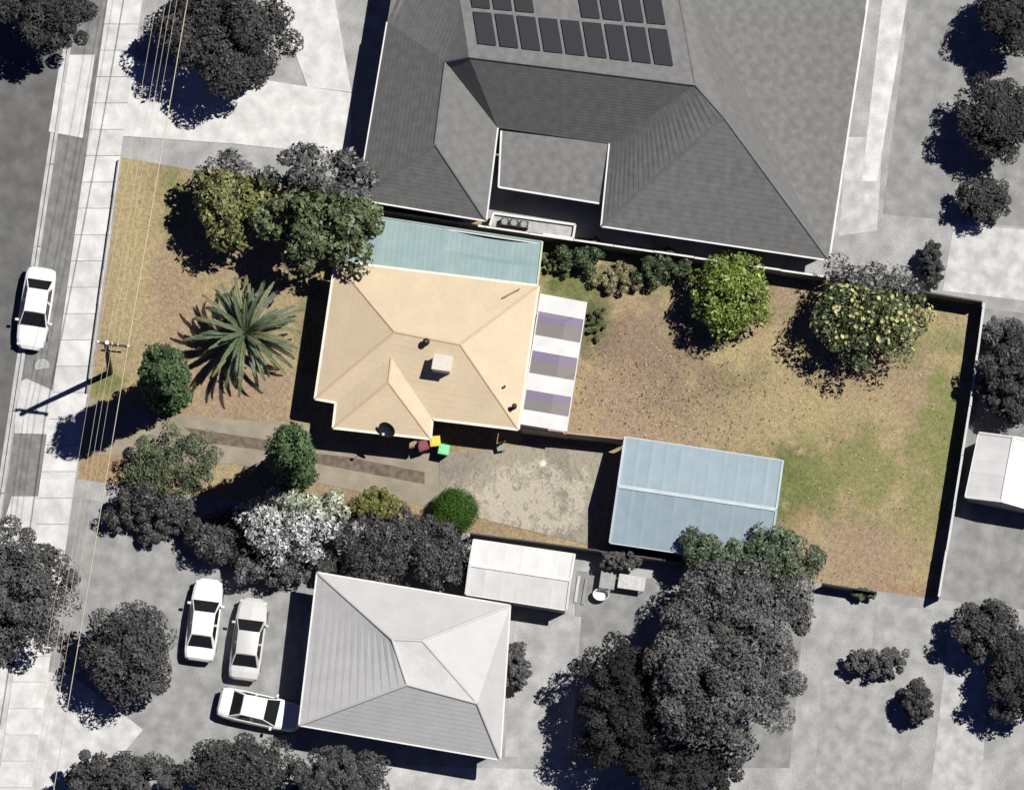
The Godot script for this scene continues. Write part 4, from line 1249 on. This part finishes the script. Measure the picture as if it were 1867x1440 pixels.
	tree("low_shrub", "low green ground shrub beside the end of the lean-to", "shrub", 1022, 478, 0.4, Vector3(1.1, 0.35, 0.9), {"cols": [Color(0.07, 0.10, 0.03), Color(0.10, 0.12, 0.04), Color(0.055, 0.08, 0.03)], "lobes": 26, "leaf": 0.13, "n": 3000, "trunk": 0.04})
	tree("low_shrub", "low green weeds along the patio cover edge", "shrub", 1090, 588, 0.3, Vector3(0.55, 0.25, 1.1), {"cols": [Color(0.07, 0.10, 0.03), Color(0.10, 0.12, 0.04), Color(0.055, 0.08, 0.03)], "lobes": 26, "leaf": 0.11, "n": 2400, "trunk": 0.03})
	tree("bluish_tree", "blue green leafy tree overhanging the garage roof", "tree", 1400, 1018, 2.9, Vector3(2.9, 1.4, 1.65), {"cols": bluegreen, "lobes": 70, "lobe_r": 0.30, "leaf": 0.22, "n": 9500, "north": -0.25, "trunk": 0.16})
	tree("bluish_shrub", "small blue green tree at the south gutter of the garage", "tree", 1276, 1000, 2.8, Vector3(1.05, 1.0, 1.1), {"cols": bluegreen, "lobes": 30, "lobe_r": 0.36, "leaf": 0.20, "n": 3400, "trunk": 0.1, "bz": 0.7})
	# grey gardens around
	var gt := "grey trees of the neighbouring gardens"
	var far := [
		["large dark grey tree below the garage", 1350, 1115, 3.6, Vector3(4.2, 2.2, 2.6), g2, 0.26, 15000],
		["huge dark grey tree spreading beside the pale paving", 1310, 1240, 4.6, Vector3(5.2, 2.6, 3.8), [Color(0.10, 0.10, 0.10), Color(0.075, 0.075, 0.075), Color(0.13, 0.13, 0.13)], 0.28, 20000],
		["nearly black tree between pale house and huge grey tree", 1130, 1290, 3.6, Vector3(2.4, 2.0, 4.2), [Color(0.02, 0.02, 0.02), Color(0.035, 0.035, 0.035)], 0.26, 13000],
		["nearly black low tree at the foot of the huge grey tree", 1240, 1400, 2.6, Vector3(3.4, 1.6, 1.8), [Color(0.03, 0.03, 0.03), Color(0.045, 0.045, 0.045)], 0.26, 9000],
		["dark grey street tree over the pale footpath", 30, 1085, 3.2, Vector3(3.3, 2.2, 3.6), [Color(0.075, 0.075, 0.075), Color(0.10, 0.10, 0.10)], 0.24, 13000],
		["round dark grey tree on the paving beside the white cars", 240, 1190, 2.6, Vector3(2.5, 1.9, 2.7), [Color(0.06, 0.06, 0.06), Color(0.08, 0.08, 0.08)], 0.24, 11000],
		["dark grey tree in front of the pale paving corner", 220, 1420, 2.8, Vector3(3.6, 1.8, 1.7), [Color(0.07, 0.07, 0.07), Color(0.09, 0.09, 0.09)], 0.24, 10000],
		["dark grey tree beside the crosswise white car", 420, 1410, 2.6, Vector3(3.2, 1.8, 2.0), g1, 0.24, 10000],
		["grey tree against the south wall of the pale house", 610, 1420, 2.4, Vector3(3.0, 1.6, 1.6), [Color(0.06, 0.06, 0.06), Color(0.085, 0.085, 0.085)], 0.24, 9000],
		["large nearly black tree over the white driveway", 415, 66, 3.0, Vector3(3.3, 2.4, 3.5), [Color(0.055, 0.055, 0.055), Color(0.035, 0.035, 0.035), Color(0.075, 0.075, 0.075)], 0.28, 17000],
		["dark grey tree at the roadside above the white crossover", 85, 30, 3.6, Vector3(3.0, 2.2, 2.0), [Color(0.04, 0.04, 0.04), Color(0.06, 0.06, 0.06)], 0.26, 9000],
		["dark grey bush beyond the flowering tree", 1700, 478, 1.0, Vector3(0.6, 0.9, 1.4), g1, 0.18, 3000],
		["dark tree above the pale paving in the far garden", 1822, 215, 3.0, Vector3(2.1, 1.8, 2.1), [Color(0.06, 0.06, 0.06), Color(0.04, 0.04, 0.04)], 0.24, 10000],
		["dark bush below the dark tree in the far garden", 1795, 362, 1.6, Vector3(1.4, 1.1, 1.2), [Color(0.06, 0.06, 0.06), Color(0.045, 0.045, 0.045)], 0.22, 4500],
		["black tree in the far corner garden", 1850, 30, 3.0, Vector3(1.9, 2.0, 2.4), [Color(0.03, 0.03, 0.03), Color(0.05, 0.05, 0.05)], 0.24, 8000],
		["dark grey tree behind the rear fence above the ribbed shed", 1850, 690, 2.4, Vector3(1.7, 1.7, 2.5), g1, 0.24, 9000],
		["grey shrub behind the rear fence near the corner", 1835, 610, 1.2, Vector3(1.3, 0.9, 1.0), g2, 0.18, 4000],
		["dark grey tree at the end of the rear fence", 1800, 1150, 2.2, Vector3(1.9, 1.5, 1.5), g1, 0.24, 7000],
		["nearly black tree over the pale path in the corner garden", 1855, 1240, 2.4, Vector3(1.7, 1.7, 2.2), [Color(0.035, 0.035, 0.035), Color(0.05, 0.05, 0.05)], 0.24, 8000],
		["dark grey bush beside the pale path", 1672, 1278, 1.2, Vector3(0.9, 1.0, 1.3), g1, 0.2, 4000],
		["grey shrub between path and paving", 1600, 1205, 1.0, Vector3(1.9, 0.8, 0.8), g2, 0.2, 4000],
		["grey shrub behind the dark fence near the tables", 1130, 1020, 1.1, Vector3(1.3, 0.8, 0.55), g2, 0.17, 3200],
		["grey shrub at the back of the pale house", 940, 1215, 1.1, Vector3(0.75, 0.9, 1.5), g2, 0.2, 3400],
	]
	for f in far:
		tree("garden_tree" if f[3] > 2.0 else "garden_shrub", f[0], "tree" if f[3] > 2.0 else "shrub", f[1], f[2], f[3], f[4], {"cols": f[5], "lobes": 70, "lobe_r": 0.26, "leaf": f[6] * 0.85, "n": f[7] * 1.45, "grey": 1, "matte": 1, "trunk": 0.05 * f[4].x + 0.03}, gt)
	tree("low_shrub", "low dark green shrub at the far end of the rear lawn", "shrub", 1575, 1082, 0.5, Vector3(0.9, 0.45, 0.4), {"cols": deep, "lobes": 20, "leaf": 0.15, "n": 1600, "trunk": 0.04})

func build_ground_cover() -> void:
	# grass tufts and fallen leaves give the lawn its grain
	var spots := []
	var r := Rect2(P2(150, 280).x, P2(150, 280).y, 50.5, 25.5)
	var hard := [poly([152, 724, 330, 757, 565, 776, 566, 800, 800, 822, 1000, 807, 1112, 822, 1076, 994, 895, 950, 774, 922, 582, 881, 427, 845, 330, 850, 240, 832, 152, 828]), poly([611, 480, 1080, 560, 1030, 800, 570, 800]), poly([1140, 810, 1428, 850, 1402, 1040, 1112, 1000])]
	var b := MB.new()
	for i in 3:
		var a := TAU * i / 3.0
		var o := Vector3(cos(a), 0, sin(a))
		var s := Vector3(-sin(a), 0, cos(a))
		b.tri_out(o * 0.02 - s * 0.30, o * 0.02 + s * 0.30, o * 0.55 + Vector3.UP * 0.8, Vector3.UP)
		b.tri_out(-o * 0.3 - s * 0.15, -o * 0.3 + s * 0.15, o * 0.1 + Vector3.UP * 1.0, Vector3.UP)
	var tf := PackedFloat32Array()
	var list := []
	while list.size() < 34000:
		var x := r.position.x + rng.randf() * r.size.x
		var z := r.position.y + rng.randf() * r.size.y
		if not in_lot(x, z): continue
		var bad := false
		for h in hard:
			if Geometry2D.is_point_in_polygon(Vector2(x, z), h): bad = true
		if bad: continue
		list.push_back(Vector2(x, z))
	var mm := MultiMesh.new()
	mm.transform_format = MultiMesh.TRANSFORM_3D
	mm.use_colors = true
	mm.mesh = b.mesh(Vector3.ZERO)
	mm.instance_count = list.size()
	for i in list.size():
		var p: Vector2 = list[i]
		var c := lawn(p.x, p.y)
		var s := rng.randf_range(0.04, 0.09)
		var g := rng.randf_range(0.95, 1.4)
		mm.set_instance_transform(i, Transform3D(Basis(Vector3.UP, rng.randf() * TAU).scaled(Vector3(s, s * rng.randf_range(0.3, 0.6), s)), Vector3(p.x, 0.004, p.y)))
		mm.set_instance_color(i, Color(c.r * g, c.g * g * 1.02, c.b * g * 0.95))
	var o := MultiMeshInstance3D.new()
	o.name = "grass"
	o.multimesh = mm
	o.material_override = M.leaf_matte
	add_child(o)
	o.set_meta("kind", "stuff")
	tag(o, "short dry grass tufts over the lawn", "grass")
	# fallen leaves and bark scraps on the back lawn
	var lb := MB.new()
	lb.use_col = true
	for i in 1000:
		var px := rng.randf_range(1050, 1760)
		var py := rng.randf_range(560, 1080)
		if rng.randf() < 0.62:
			px = rng.randfn(1220, 120); py = rng.randfn(720, 55)
		var p := P(px, py, 0.02)
		if not in_lot(p.x, p.z): continue
		var bad := false
		for h in hard:
			if Geometry2D.is_point_in_polygon(Vector2(p.x, p.z), h): bad = true
		if bad: continue
		lb.col = [Color(0.11, 0.08, 0.055), Color(0.15, 0.105, 0.07), Color(0.34, 0.27, 0.18), Color(0.40, 0.33, 0.24), Color(0.2, 0.13, 0.08)][rng.randi() % 5]
		var a := rng.randf() * TAU
		var s := Vector3(cos(a), rng.randf_range(-0.1, 0.4), sin(a)) * rng.randf_range(0.03, 0.10)
		var w := Vector3(-sin(a), rng.randf_range(-0.1, 0.3), cos(a)) * rng.randf_range(0.03, 0.06)
		p.y = 0.05
		lb.tri_up(p - s, p + w, p + s)
		lb.tri_up(p - s, p + s, p - w)
	o = null
	var lo := add("fallen_leaves", lb, M.leaf_matte)
	lo.set_meta("kind", "stuff")
	tag(lo, "brown and pale fallen leaves scattered on the back lawn", "leaves")
